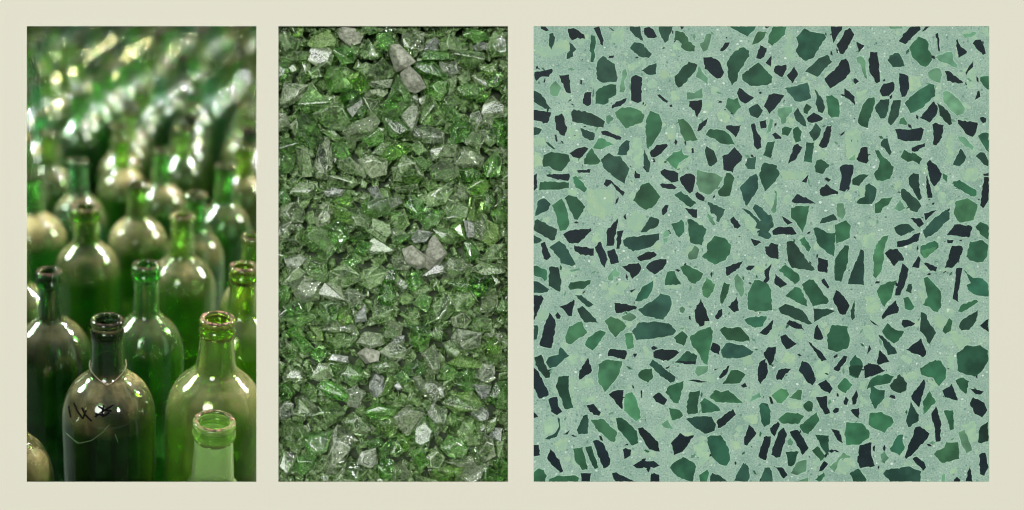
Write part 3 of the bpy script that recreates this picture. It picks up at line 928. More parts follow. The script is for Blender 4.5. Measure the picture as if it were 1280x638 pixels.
CG = {
(340, 25): """
m 27,60 60,55 100,70 95,110 50,125 27,100
g 70,20 130,20 120,60 95,65
g 155,85 185,45 225,30 265,80 250,105 175,105
s 270,30 335,22 365,55 355,80 320,90 285,65
g 365,20 410,20 425,45 390,55
m 435,30 480,20 515,40 490,50 455,48
m 150,150 165,112 215,105 250,120 235,170 190,178
g 250,120 290,105 325,125 325,165 280,172
m 320,95 350,120 340,140 315,130
m 365,115 385,80 420,130 420,150 370,150
g 425,60 470,50 490,85 470,120 435,105
m 530,60 560,30 610,50 605,110 560,130 535,95
g 535,105 560,100 570,140 540,150
s 470,105 510,103 565,165 535,185 500,198
b 610,120 620,90 650,65 675,85 660,120
m 680,80 720,55 750,85 780,85 780,110 740,125 690,120
g 770,60 790,38 845,45 865,70 820,85
b 800,105 830,85 865,90 860,115 820,122
m 865,110 895,45 925,50 945,75 945,135 890,135
g 612,125 712,125 710,155 615,155
m 712,130 760,118 838,135 838,170 800,185 745,165
d 580,170 640,155 700,215 690,240 650,225 590,200
w 680,165 740,165 750,200 730,222 690,200
m 705,235 745,220 740,270 715,290
m 745,225 785,200 795,235 765,255
g 833,170 880,180 905,205 870,215 840,195
m 810,225 840,225 870,265 845,278 820,255
d 870,260 900,205 930,225 900,262
d 925,240 950,230 950,275
d 22,175 50,165 72,195 55,235 25,235
m 30,145 60,140 90,155 60,175
m 145,200 190,185 195,225 160,230
d 215,235 230,195 260,190 315,265 290,280 240,280
m 350,185 380,165 408,175 400,205 360,215
m 380,235 400,195 450,155 490,200 480,220 430,245
w 390,250 480,235 475,265 420,270
g 305,225 355,205 385,230 385,280 350,285
s 520,215 550,190 590,225 610,265 575,285 530,265
d 625,270 660,245 700,245 695,285 670,318 635,300
m 680,315 730,290 760,325 740,350 690,345
d 750,270 780,255 840,270 835,305 790,310 760,300
g 820,325 855,285 880,285 860,320
m 855,340 885,305 930,340 925,380 880,385 850,370
d 110,335 155,270 225,335 190,355 130,360
m 40,330 55,255 140,260 120,310 60,340
d 285,275 335,280 380,350 360,390 320,385 300,340
b 300,355 355,305 370,330 325,388
m 370,310 430,320 430,370 395,375
m 375,285 430,278 460,290 440,305 385,305
d 440,370 500,235 555,325 510,375 460,380
m 515,365 560,325 590,330 590,365 570,440 550,440 545,390
w 550,305 580,305 590,330 560,330
m 600,405 615,345 640,300 695,405 650,415
d 690,345 720,340 770,400 745,405 700,380
w 800,375 830,365 838,400 820,430 795,415
m 840,420 860,370 890,385 880,430
g 895,400 945,390 945,500 905,490 890,430
d 720,430 735,405 790,410 800,440 765,480 725,485
m 775,490 800,450 850,445 850,480 830,505
m 855,440 900,430 905,480 880,500 860,485
m 175,375 225,345 280,350 310,405 280,435 220,420
m 295,440 330,410 410,382 425,410 395,450 325,485
g 370,475 420,435 447,465 440,490 400,502
d 450,390 500,385 550,440 500,470 460,440
w 570,430 620,420 680,450 680,485 620,485 575,460
d 95,445 125,365 175,400 205,470 165,505 125,480
m 75,420 100,395 110,440 95,455
m 20,370 60,375 75,430 20,440
m 200,440 240,435 275,470 250,480
d 30,485 70,470 120,490 95,520 60,535 30,510
m 175,590 205,475 240,480 242,580 225,625 185,620
m 100,520 125,510 165,590 160,615 120,620
d 20,540 95,545 80,600 20,610
d 245,490 290,495 320,550 275,555 250,520
m 275,565 310,550 375,600 365,625 300,605
m 350,560 400,545 455,560 450,610 400,625 365,590
g 440,540 470,510 530,490 560,500 555,520 480,555
m 405,530 440,490 470,500 445,535
m 560,500 590,485 615,520 590,540 570,520
m 490,590 530,545 570,560 600,620 570,640 500,635
d 560,560 600,545 640,570 610,600
m 640,520 690,495 740,500 740,545 700,570 650,555
m 740,545 770,510 840,550 830,580 770,585 735,575
m 640,590 680,565 740,580 745,620 700,640 650,630
d 855,580 890,530 910,560 905,620 860,620
m 880,520 920,510 950,540 910,560
d 760,600 800,590 850,620 830,640 760,640
""",
(340, 220): """
m 80,60 115,30 170,35 170,70 130,85
d 22,75 50,45 72,95 55,112 25,100
m 235,0 320,0 350,25 320,45 240,40
b 205,60 240,45 295,55 280,80 225,85
g 250,100 290,80 320,90 300,118 260,115
b 385,50 425,38 445,85 410,90
d 370,110 400,85 470,90 470,145 410,165 375,140
g 515,0 600,0 585,25 540,28
m 500,45 580,30 590,65 510,62
m 30,150 50,120 90,110 130,140 120,180 60,185
m 165,165 190,120 230,115 250,150 230,190 190,200
g 240,120 290,130 330,160 320,190 275,180
m 300,140 350,130 390,170 380,220 330,200
w 455,100 500,80 520,105 480,125
m 485,150 530,135 550,190 520,215 485,190
d 540,120 560,85 605,100 600,140 570,160
d 590,165 620,130 690,145 660,190 625,210
m 605,85 680,80 700,35 725,50 690,105 640,120
m 725,85 745,40 790,45 790,90 750,100
g 785,55 810,15 850,10 868,40 840,80 800,70
m 685,125 710,95 735,105 720,145 700,150
m 700,170 745,110 785,125 770,175 730,180
g 785,165 800,90 840,80 850,135 820,175
d 845,135 850,70 880,60 895,100 870,135
d 885,150 920,120 950,130 950,185 900,185
m 895,120 935,70 950,80 945,115
m 20,195 80,185 95,215 50,250 20,240
m 135,165 165,140 175,190 150,195
d 215,210 260,175 300,245 265,285 240,270
m 130,245 160,205 215,220 245,290 215,325 140,270
m 25,270 85,250 125,280 110,305 60,305
d 300,250 390,230 400,250 330,260
m 390,220 410,175 470,195 475,235 450,260
g 330,300 360,262 395,270 380,305 350,315
m 380,300 410,250 500,290 470,305 400,312
d 480,250 550,230 560,245 520,265
m 475,215 510,205 540,230 490,240
b 552,250 580,215 640,225 610,265 570,270
s 528,300 560,285 615,325 605,360 575,368 540,345
s 605,345 635,260 650,245 690,310 670,345 630,368
d 685,280 715,325 690,305
g 720,205 760,175 775,250 740,235
b 760,175 800,180 805,245 780,245
m 810,240 815,185 845,165 860,200 840,250
g 850,255 870,180 910,200 920,245 880,275
m 845,330 880,280 930,275 920,325 870,340
m 645,215 700,210 740,240 710,270 660,250
d 775,270 800,260 835,310 800,340 780,310
m 490,340 520,320 565,350 545,375 500,370
m 45,430 105,355 135,390 110,420 70,435
w 55,330 110,315 135,330 100,370 65,360
m 130,360 155,325 210,345 225,420 185,415 145,390
g 280,360 330,325 350,345 320,370
m 225,430 240,385 290,355 345,385 340,420 290,442
m 345,420 370,380 430,360 455,385 430,430 390,445
d 445,420 465,375 500,370 500,425
g 545,440 560,390 590,385 600,430 570,455
w 505,430 520,415 545,440 525,460
w 610,400 660,345 700,350 695,385 640,410
m 690,380 720,330 770,335 800,360 750,400 700,405
m 805,375 850,345 920,360 930,385 850,395
d 800,460 810,400 870,395 895,430 860,470 820,480
d 715,430 770,420 800,440 770,465
m 80,440 130,405 190,425 185,490 130,500 100,480
d 20,500 25,445 75,440 80,470 50,515
m 190,470 215,430 270,440 290,500 240,495
d 200,550 200,510 240,490 280,505 275,560 250,590 220,590
g 265,590 280,530 310,520 320,580 290,598
w 280,480 320,455 375,480 350,510 300,530
b 330,555 370,510 380,580 330,585
g 430,485 450,440 480,435 500,485 480,515 445,520
m 410,570 420,500 490,530 480,570 440,585
m 530,560 555,530 590,590 560,605
d 570,510 600,470 640,490 620,540 600,530
m 620,590 650,520 700,480 735,530 700,570 650,590
m 725,480 790,465 810,500 770,545 735,535
m 840,540 855,490 905,470 900,520 870,545
d 900,540 930,490 950,500 945,560
d 25,570 50,520 130,500 140,540 100,560
d 50,570 170,540 180,560 110,600
g 70,620 110,600 130,638 80,640
m 190,610 260,580 330,600 320,625 230,625
m 440,620 475,580 520,600 510,640 450,640
d 540,600 620,590 640,630 580,630
m 725,570 770,545 800,580 780,610 735,600
m 790,600 830,555 875,575 870,610 820,620
""",
(340, 410): """
g 65,20 95,0 140,50 165,80 130,98 100,70
g 155,0 195,0 205,45 175,50
m 345,60 380,20 445,30 440,65 390,80
m 220,55 290,30 340,40 320,75 250,85
g 445,10 485,0 490,30 460,40
b 480,40 530,30 530,55 490,65
m 445,100 490,60 565,75 540,115 500,140
d 565,55 580,20 640,25 630,75 600,98
w 730,45 745,10 830,25 830,75 770,85 740,70
m 690,65 720,55 760,90 740,120 710,105
m 645,30 660,0 680,10 685,60
g 860,60 890,40 920,80 910,130 880,140 865,100
m 865,25 920,25 925,55 890,60
m 40,100 60,55 105,80 100,125 70,140
d 160,100 200,75 230,100 200,135 170,125
b 228,130 245,105 305,115 310,140
m 235,145 310,140 290,180 265,188
s 350,105 380,82 430,100 425,135 380,140
m 610,110 650,80 675,110 670,175 640,185
g 715,145 760,110 840,140 830,160 740,155
m 50,200 75,155 120,160 135,200 110,220
m 160,200 190,145 230,150 240,195 200,215
d 285,185 305,155 355,160 370,200 330,230 295,215
m 410,160 460,120 500,155 480,180 430,180
d 680,175 715,145 745,180 725,210 685,205
d 740,195 790,165 835,185 830,215 770,220
w 820,195 850,150 890,160 890,190 850,210
g 190,240 215,210 270,235 300,265 290,290 230,275
b 390,215 410,185 445,195 440,250 410,280 385,250
g 410,285 440,250 470,195 485,230 470,260 430,285
b 485,230 505,215 520,240 500,250
w 300,260 340,240 375,265 350,320 310,310
m 125,260 150,225 190,250 180,280 140,285
d 22,250 70,220 95,260 60,295 25,285
d 540,160 580,130 610,170 590,190 550,190
d 490,195 530,165 545,210 510,225
w 570,205 590,185 610,225 590,250
m 600,230 640,210 690,240 690,275 650,300 615,270
g 690,300 730,270 800,260 840,300 820,330 740,335
b 800,225 880,235 870,275 840,285
d 735,225 800,220 820,250 780,255
g 880,275 900,230 950,215 950,325 900,315
w 25,330 60,300 85,310 80,350 45,365
m 90,345 115,290 160,340 130,370
m 105,280 130,275 185,320 160,325
m 150,345 190,320 260,310 290,345 250,380 215,405 180,375
m 290,380 330,345 370,370 395,405 370,430 310,425
g 415,365 460,355 500,380 490,415 465,435 430,405
d 370,340 420,310 490,320 480,355 420,370
m 490,365 540,320 600,335 590,385 540,425 510,395
w 630,345 650,310 700,330 700,385 650,380
m 700,385 720,345 770,365 745,400
b 790,340 840,315 865,340 860,365 820,370
d 565,460 575,385 620,355 660,390 640,450 600,475
m 745,425 770,380 815,360 830,420 825,460 780,465
m 55,440 70,380 110,385 145,445 110,480 60,470
d 110,430 150,470 200,440 235,420 215,490 160,505
m 225,570 250,430 270,405 325,430 320,480 290,510 275,570
d 375,460 430,440 450,470 400,480
d 435,500 470,450 500,440 480,490 450,520
w 345,540 360,500 410,485 420,540 390,555
g 495,440 530,430 560,450 545,490 510,500
m 470,500 495,450 530,490 500,515
d 680,480 710,440 765,450 780,480 760,520 710,510
b 870,435 895,400 920,400 915,460
m 890,530 910,450 950,430 950,520
m 790,480 820,470 840,545 810,545
m 830,500 850,430 880,450 890,510 850,530
m 25,555 55,505 100,510 85,560 60,600
d 85,570 110,520 180,515 170,560 130,590
m 155,575 200,515 225,515 210,560 175,585
m 250,610 300,545 390,560 350,620 260,622
g 430,560 450,520 490,540 480,600 440,605
m 490,560 530,540 560,600 500,615
d 560,500 600,480 620,540 590,570
m 620,520 660,480 690,520 670,560 630,560
g 640,575 700,560 770,555 760,620 660,620
m 760,600 790,555 850,560 845,600 800,615
d 840,610 860,555 900,580 900,620
m 700,535 740,520 800,515 810,545 740,550
g 895,540 920,520 950,540 950,610 910,610
""",
}
def read(data, per):
    out = []
    for (x0, y0), txt in data.items():
        for ln in txt.strip().split('\n'):
            w = ln.split()
            pts = [tuple(float(q) for q in p.split(',')) for p in w[1:]]
            out.append((w[0], [(x0 + x * per, y0 + y * per) for x, y in pts]))
    return out
def area(p):
    return 0.5 * sum(p[i][0] * p[(i + 1) % len(p)][1] - p[(i + 1) % len(p)][0] * p[i][1] for i in range(len(p)))
def centroid(p): return (sum(q[0] for q in p) / len(p), sum(q[1] for q in p) / len(p))
def clip(p, x0, y0, x1, y1):
    def cut(p, f, inter):
        o = []
        for i in range(len(p)):
            a, b = p[i], p[(i + 1) % len(p)]
            if f(a): o.append(a)
            if f(a) != f(b): o.append(inter(a, b))
        return o
    ix = lambda X: (lambda a, b: (X, a[1] + (b[1] - a[1]) * (X - a[0]) / (b[0] - a[0])))
    iy = lambda Y: (lambda a, b: (a[0] + (b[0] - a[0]) * (Y - a[1]) / (b[1] - a[1]), Y))
    for f, g in ((lambda q: q[0] >= x0, ix(x0)), (lambda q: q[0] <= x1, ix(x1)), (lambda q: q[1] >= y0, iy(y0)), (lambda q: q[1] <= y1, iy(y1))):
        if len(p) < 3: return []
        p = cut(p, f, g)
    return p
def rough(p, rnd, amp, step=3.0):
    o = []
    for i in range(len(p)):
        a, b = p[i], p[(i + 1) % len(p)]
        L = math.hypot(b[0] - a[0], b[1] - a[1]); n = max(1, int(L / step))
        for k in range(n):
            t = k / n
            j = amp if k else amp * 0.4
            o.append((a[0] + (b[0] - a[0]) * t + rnd.uniform(-j, j), a[1] + (b[1] - a[1]) * t + rnd.uniform(-j, j)))
    return o
def grow(p, d):
    c = centroid(p); s = 1 if area(p) > 0 else -1
    o = []
    n = len(p)
    for i in range(n):
        a, b, e = p[i - 1], p[i], p[(i + 1) % n]
        tx, ty = e[0] - a[0], e[1] - a[1]; L = math.hypot(tx, ty) or 1
        o.append((b[0] + s * ty / L * d, b[1] - s * tx / L * d))
    return o

# ------------------------------------------------------------------ terrazzo slab
def slab():
    rnd = random.Random(5)
    X0, Y0, X1, Y1 = OPEN[2]
    cx, cy = (X0 + X1) / 2, (Y0 + Y1) / 2
    ox, oy = bxy(cx, cy)
    ZT = -0.0004
    root = empty('terrazzo_slab', BM @ Matrix.Translation((ox, oy, ZT)))
    tag(root, 'square green terrazzo slab with dark and pale glass chips, right of the crushed glass', 'terrazzo slab')
    def L(u, v): return ((u - cx) * S, (cy - v) * S)
    def prism(bm, pts, z0, z1, mi=0, sides=True):
        loc = [L(*q) for q in pts]
        if area(loc) < 0: loc.reverse()
        top = [bm.verts.new((x, y, z1)) for x, y in loc]
        f = bm.faces.new(top); f.material_index = mi
        if sides:
            bot = [bm.verts.new((x, y, z0)) for x, y in loc]
            for i in range(len(top)):
                j = (i + 1) % len(top)
                g = bm.faces.new([bot[i], bot[j], top[j], top[i]]); g.material_index = mi
    bm = bmesh.new()
    q = 0.15
    prism(bm, [(X0 + q, Y0 + q), (X1 - q, Y0 + q), (X1 - q, Y1 - q), (X0 + q, Y1 - q)], -0.012, 0.0)
    chips = []
    for cl, p in read(TZ, 150 / 638):
        p = clip(p, X0 + .3, Y0 + .3, X1 - .3, Y1 - .3)
        if len(p) < 3: continue
        a = abs(area(p))
        if a < 2: continue
        p = rough(p, rnd, (2.0 if cl == 'p' else 0.8) if a > 60 else 0.35, 3.0)
        p = clip(p, X0 + .3, Y0 + .3, X1 - .3, Y1 - .3)
        if len(p) < 3: continue
        chips.append([a, cl, p])
    # pale rim of cement paste around each chip
    for a, cl, p in chips:
        if cl == 'p' or a < 30: continue
        h = rough(grow(p, 1.15), rnd, 0.5, 4)
        h = clip(h, X0 + .2, Y0 + .2, X1 - .2, Y1 - .2)
        if len(h) > 2: prism(bm, h, 0, 0.00006 + rnd.random() * 0.00004, 1, False)
    obj('binder', bm, [M_BIND, M_HALO], root)
    # faint paler crumbs of stone ground flush with the cement
    bm = bmesh.new()
    for k in range(850):
        u, v = rnd.uniform(X0 + 8, X1 - 8), rnd.uniform(Y0 + 8, Y1 - 8)
        r = 1.2 + 7.5 * rnd.random() ** 2; n = rnd.randint(5, 8); a0 = rnd.random() * 6; st = rnd.uniform(0.45, 1.0); ro = rnd.random() * 3
        pp = []
        for i in range(n):
            x, y = r * rnd.uniform(.65, 1.1) * math.cos(a0 + i * 6.283 / n), st * r * rnd.uniform(.65, 1.1) * math.sin(a0 + i * 6.283 / n)
            pp.append((u + x * math.cos(ro) - y * math.sin(ro), v + x * math.sin(ro) + y * math.cos(ro)))
        prism(bm, pp, 0, 0.000025 + k * 0.00000008, 0, False)
    fc = tag(obj('faint_crumbs', bm, M_PALE, root), kind='stuff'); fc.color = lin(166, 197, 165)
    # loose little white specks and crumbs
    bm = bmesh.new()
    for k in range(750):
        u, v = rnd.uniform(X0 + 3, X1 - 3), rnd.uniform(Y0 + 3, Y1 - 3)
        r = 0.45 + 2.0 * rnd.random() ** 4
        n = rnd.randint(5, 7); a0 = rnd.random() * 6
        st = rnd.uniform(0.6, 1.0)
        prism(bm, [(u + r * rnd.uniform(.7, 1.1) * math.cos(a0 + i * 6.283 / n), v + st * r * rnd.uniform(.7, 1.1) * math.sin(a0 + i * 6.283 / n)) for i in range(n)], 0, 0.00016 + rnd.random() * 0.00006, 0, False)
    tag(obj('white_specks', bm, M_SPECK, root), kind='stuff')
    names = {'k': 'black_chip', 'd': 'dark_green_chip', 'g': 'green_chip', 'm': 'light_green_chip', 'p': 'pale_chip'}
    plur = {'k': 'small_black_chips', 'd': 'small_dark_green_chips', 'g': 'small_green_chips', 'm': 'small_light_green_chips', 'p': 'small_pale_chips'}
    cols = {'k': (23, 37, 41), 'd': (38, 70, 58), 'g': (46, 92, 64), 'm': (98, 144, 112), 'p': (166, 198, 158)}
    for cl in 'kdgmp':
        lst = sorted([c for c in chips if c[1] == cl], key=lambda c: -c[0])
        if cl == 'p':          # extra faint pale fragments nobody could count
            pass
        rest = bmesh.new(); nrest = 0
        for k in range({'k': 170, 'g': 70, 'm': 110}.get(cl, 0)):    # slivers in the cement
            u, v = rnd.uniform(X0 + 6, X1 - 6), rnd.uniform(Y0 + 6, Y1 - 6)
            l = rnd.uniform(1.2, 4.5); wd = l * rnd.uniform(.25, .6); ro = rnd.random() * 3.14
            pp = [(-l, rnd.uniform(-.3, .3) * wd), (rnd.uniform(-.5, .2) * l, -wd), (l, rnd.uniform(-.4, .4) * wd), (rnd.uniform(-.2, .5) * l, wd)]
            prism(rest, [(u + x * math.cos(ro) - y * math.sin(ro), v + x * math.sin(ro) + y * math.cos(ro)) for x, y in pp], 0, 0.00012 + k * 1e-7); nrest += 1
        for i, (a, _, p) in enumerate(lst):
            c = centroid(p)
            z1 = {'p': 0.00012, 'm': 0.00022}.get(cl, 0.0003) + rnd.random() * 0.00002
            if i >= 100:
                prism(rest, p, 0, z1); nrest += 1; continue
            b = bmesh.new(); prism(b, p, 0, z1)
            x, y = L(*c)
            bmesh.ops.translate(b, verts=b.verts, vec=(-x, -y, 0))
            o = obj(names[cl], b, M_PALE if cl == 'p' else M_TCHIP, root); o.location = (x, y, 0)
            r, g, bl = cols[cl]
            j = rnd.uniform(0.82, 1.2); w = rnd.uniform(-2, 2)
            if cl == 'p': j = rnd.uniform(0.96, 1.03); w = rnd.uniform(-4, 1)
            if cl == 'k': j = rnd.uniform(0.9, 1.12)
            if cl == 'g' and rnd.random() < 0.22: r, g, bl = 66, 116, 80
            if cl == 'd' and rnd.random() < 0.3: r, g, bl = 42, 86, 64
            q = lin(min(255, r * j + w), min(255, g * j), min(255, bl * j - w))
            o.color = q[:3] + ({'p': 0.25, 'k': 0.6}.get(cl, 1.0),)
        if nrest:
            o = tag(obj(plur[cl], rest, M_PALE if cl == 'p' else M_TCHIP, root), kind='stuff'); o.color = lin(*cols[cl])[:3] + (0.3,)
        else: rest.free()
slab()

# ------------------------------------------------------------------ crushed glass
def word_shape(p):
    c = centroid(p)
    import_x = sum((q[0] - c[0]) ** 2 for q in p); yy = sum((q[1] - c[1]) ** 2 for q in p); xy = sum((q[0] - c[0]) * (q[1] - c[1]) for q in p)
    d = math.sqrt(((import_x - yy) / 2) ** 2 + xy * xy); m = (import_x + yy) / 2
    r = math.sqrt((m + d) / max(1e-6, m - d))
    if r > 1.9: return 'long'
    if len(p) == 3: return 'three-cornered'
    if len(p) == 4: return 'four-sided'
    return 'many-sided'
def hull_piece(loc, rnd, H, flat):
    """loc: outline in metres round the origin -> faceted convex shard with that outline, front face tilted"""
    bm = bmesh.new()
    size = math.sqrt(abs(area(loc)))
    tx, ty = rnd.uniform(-1, 1) * 0.45, rnd.uniform(-1, 1) * 0.45
    pts = []
    for (x, y) in loc:
        pts.append((x, y, rnd.uniform(-0.12, 0.12) * size))
    n = len(loc)
    sh = (rnd.uniform(-.12, .12) * size, rnd.uniform(-.12, .12) * size)
    k0 = rnd.uniform(0.45, 0.72)
    for i, (x, y) in enumerate(loc):
        if not flat and rnd.random() < 0.25 and n > 4: continue
        k = k0 * rnd.uniform(0.85, 1.1)
        X, Y = x * k + sh[0], y * k + sh[1]
        pts.append((X, Y, H * size * (1 if flat else rnd.uniform(0.75, 1.15)) + tx * X + ty * Y))
        pts.append((x * rnd.uniform(.4, .8), y * rnd.uniform(.4, .8), -0.45 * size))
    if not flat:
        for _ in range(2):
            i = rnd.randrange(n); j = (i + 1) % n; t = rnd.random(); k = rnd.uniform(0.55, 0.85)
            x, y = loc[i][0] * (1 - t) + loc[j][0] * t, loc[i][1] * (1 - t) + loc[j][1] * t
            pts.append((x * k, y * k, H * size * rnd.uniform(0.55, 0.95)))
    vs = [bm.verts.new(p) for p in pts]
    r = bmesh.ops.convex_hull(bm, input=vs)
    bmesh.ops.delete(bm, geom=[v for v in bm.verts if not v.link_faces], context='VERTS')
    bmesh.ops.dissolve_limit(bm, angle_limit=0.12, verts=bm.verts, edges=bm.edges)
    bmesh.ops.bevel(bm, geom=list(bm.edges), offset=0.03 * size, segments=1, affect='EDGES', profile=0.5)
    bmesh.ops.recalc_face_normals(bm, faces=bm.faces)
    lay = bm.faces.layers.float.new('facet')
    lay2 = bm.faces.layers.float.new('edge')
    for f in bm.faces:
        f[lay] = rnd.random()
        f[lay2] = 0.0 if f.calc_area() > 0.02 * size * size else 1.0
    return bm
GCOL = {'g': [(0.52, 0.95, 0.24), (0.60, 0.95, 0.32), (0.46, 0.94, 0.27)],
        'd': [(0.42, 0.80, 0.24), (0.48, 0.84, 0.32), (0.36, 0.74, 0.22)],
        'm': [(0.62, 0.86, 0.46), (0.72, 0.88, 0.58), (0.54, 0.83, 0.36)],
        'w': [(0.80, 0.90, 0.74), (0.74, 0.86, 0.66)], 'b': [(0.84, 0.90, 0.86)],  # b shards: glints of reflected light, coloured as white glass
        's': [(0.43, 0.45, 0.35), (0.36, 0.38, 0.29)]}
FROST = {'g': (0.1, 0.4), 'd': (0.1, 0.4), 'm': (0.2, 0.6), 'w': (0.3, 0.6), 'b': (0.45, 0.7), 's': (1, 1)}
WORD = {'g': 'bright green', 'd': 'deep green', 'm': 'cloudy grey-green', 'w': 'pale clear', 'b': 'white glint-coloured', 's': 'dull beige-grey'}
def crushed():
    rnd = random.Random(11)
    X0, Y0, X1, Y1 = OPEN[1]
    ZT = -0.0045                         # height of the mean top of the heap behind the board's face
    bm = bmesh.new()
    a, b = bxy(X0 - 12, Y0 - 12), bxy(X1 + 12, Y1 + 12)
    z = ZT - 0.022
    cs = [(a[0], b[1]), (b[0], b[1]), (b[0], a[1]), (a[0], a[1])]
    lo = [bm.verts.new((x, y, z)) for x, y in cs]; hi = [bm.verts.new((x, y, -0.0009)) for x, y in cs]
    bm.faces.new(lo)
    for i in range(4):  # side walls added to keep yard light out of the heap
        j = (i + 1) % 4; bm.faces.new([lo[j], lo[i], hi[i], hi[j]])
    o = obj('light_tight_tray', bm, M_BACK); o.matrix_world = BM
    tag(o, 'dark tray under the crushed glass, sides added to block light', None, kind='structure')
    seen = set(); polys = read(CG, 300 / 957)
    for cl, p in polys:
        c = centroid(p)
        p2 = rough(p, rnd, 0.6, 14)
        k = 1.22 if cl not in 'b' else 1.04
        loc = [((q[0] - c[0]) * S * k, (c[1] - q[1]) * S * k) for q in p2]
        flat = cl in 'bs' or rnd.random() < 0.72
        H = {'b': 0.30, 's': 0.34}.get(cl, rnd.uniform(0.16, 0.34))
        edge = any(q[0] < X0 + 3 or q[0] > X1 - 3 or q[1] < Y0 + 3 or q[1] > Y1 - 3 for q in p2)
        me = hull_piece(loc, rnd, min(H, .13) if edge else H, flat)
        x, y = bxy(*c)
        top = max(v_.co.z for v_ in me.verts)
        dz = rnd.uniform(-0.0028, 0.003) + {'b': 0.003, 's': 0.002, 'g': 0.0012, 'w': 0.001}.get(cl, 0)
        if edge: dz = min(dz, -0.0008 - top - ZT)
        o = obj('stone' if cl == 's' else 'glass_shard', me, M_STONE if cl == 's' else M_SHARD)
        o.matrix_world = BM @ Matrix.Translation((x, y, ZT + dz))
        col = rnd.choice(GCOL[cl]); j = rnd.uniform(0.88, 1.1)
        o.color = (min(1, col[0] * j), min(1, col[1] * j), min(1, col[2] * j), rnd.uniform(*FROST[cl]))
        px = max(1, min(99, round(100 * (c[0] - X0) / (X1 - X0)))); py = max(1, min(99, round(100 * (c[1] - Y0) / (Y1 - Y0))))
        size = 'big' if abs(area(p)) > 520 else ('small' if abs(area(p)) < 200 else 'middling')
        kind = 'pebble' if cl == 's' else 'glass shard'
        lab = f'{size} {WORD[cl]} {word_shape(p)} {kind}, {px} percent across and {py} percent down the heap'
        tag(o, lab, 'stone' if cl == 's' else 'glass shard', 'stones lying among the crushed glass' if cl == 's' else 'crushed green glass pieces in the middle panel')
    # the pieces underneath and between: nobody could count them
    big = bmesh.new()
    cells = []
    st = 16.0
    v = Y0 - 8
    row = 0
    while v < Y1 + 8:
        u = X0 - 8 + (st / 2 if row % 2 else 0)
        while u < X1 + 8:
            cells.append((u + rnd.uniform(-4, 4), v + rnd.uniform(-4, 4), 0)); u += st
        v += st * 0.85; row += 1
    st = 20.0
    v = Y0 - 8
    while v < Y1 + 8:
        u = X0 - 8
        while u < X1 + 8:
            cells.append((u + rnd.uniform(-6, 6), v + rnd.uniform(-6, 6), 1)); u += st
        v += st
    for k in range(0, int(X1 - X0) + 10, 10):      # a rim of pieces pushed under the edge of the card
        cells.append((X0 - 2 + k, Y0 - 1 + rnd.uniform(-3, 3), 2)); cells.append((X0 - 2 + k, Y1 + 1 + rnd.uniform(-3, 3), 2))
    for k in range(0, int(Y1 - Y0) + 10, 10):
        cells.append((X0 - 1 + rnd.uniform(-3, 3), Y0 - 2 + k, 2)); cells.append((X1 + 1 + rnd.uniform(-3, 3), Y0 - 2 + k, 2))
    for (u, v, deep) in cells:
        n = rnd.randint(4, 6); r = rnd.uniform(7, 12) if not deep else rnd.uniform(7, 11) if deep == 2 else rnd.uniform(10, 16)
        a0 = rnd.random() * 6.28; st_ = rnd.uniform(0.5, 1.0); rot = rnd.random() * 3.14
        loc = []
        for i in range(n):
            q = a0 + i * 6.283 / n + rnd.uniform(-.3, .3); rr = r * rnd.uniform(.75, 1.1)
            x, y = rr * math.cos(q), rr * st_ * math.sin(q)
            loc.append(((x * math.cos(rot) - y * math.sin(rot)) * S, (x * math.sin(rot) + y * math.cos(rot)) * S))
        b = hull_piece(loc, rnd, rnd.uniform(.2, .4), rnd.random() < .3)
        x, y = bxy(u, v)
        z = -0.0078 if deep == 2 else ZT + (-0.0095 + rnd.uniform(-.002, .0025) if not deep else -0.015 + rnd.uniform(-.002, .002))
        M = Matrix.Translation((x, y, z)) @ Matrix.Rotation(rnd.uniform(-.4, .4), 4, 'X') @ Matrix.Rotation(rnd.uniform(-.4, .4), 4, 'Y')
        bmesh.ops.transform(b, matrix=M, verts=b.verts)
        tmp = bpy.data.meshes.new('tmp'); b.to_mesh(tmp); b.free(); big.from_mesh(tmp); bpy.data.meshes.remove(tmp)
    o = obj('glass_fragments', big, M_SHARD); o.matrix_world = BM
    o.color = (0.54, 0.83, 0.35, 0.5)
    tag(o, 'smaller crushed green glass filling the gaps between the big shards', 'glass fragments', kind='stuff')
crushed()

# ------------------------------------------------------------------ bottles
def profile(H, R, rn, rb, rl, hn, hs, power=2.0):
    """outer radius/height pairs from the foot to the top under the lip; rn neck top radius, rb neck base radius"""
    p = [(R * 0.80, 0.0), (R * 0.95, 0.002), (R, 0.008)]
    for k in range(1, 5): p.append((R, 0.008 + (hs - 0.008) * k / 4))
    N = 14
    for k in range(1, N + 1):
        a = math.pi / 2 * k / N
        rr = rb + (R - rb) * (math.cos(a) ** (2 / power)); zz = hs + (hn - hs) * (math.sin(a) ** (2 / power))
        if k > N - 3:                    # ease into the neck
            zz += (k - N + 3) * 0.0022; rr = max(rr, rb * (1 + 0.10 * (N - k)))
        p.append((rr, zz))
    top = p[-1][1]
    for k in range(1, 9):
        t = k / 8; e = t ** 0.7
        p.append((rb + (rn - rb) * e, top + (H - 0.004 - top) * t))
    return p
def lathe(bm, prof, seg=40, outer=1.0, lay=None, flip=False):
    rings = []
    for r, z in prof:
        ring = []
        for i in range(seg):
            a = 2 * math.pi * i / seg
            v = bm.verts.new((r * math.cos(a), r * math.sin(a), z))
            if lay: v[lay] = outer
            ring.append(v)
        rings.append(ring)
    for A, B in zip(rings, rings[1:]):
        for i in range(seg):
            j = (i + 1) % seg
            f = [A[i], A[j], B[j], B[i]]
            if flip: f.reverse()
            bm.faces.new(f)
    return rings
PROF = {}
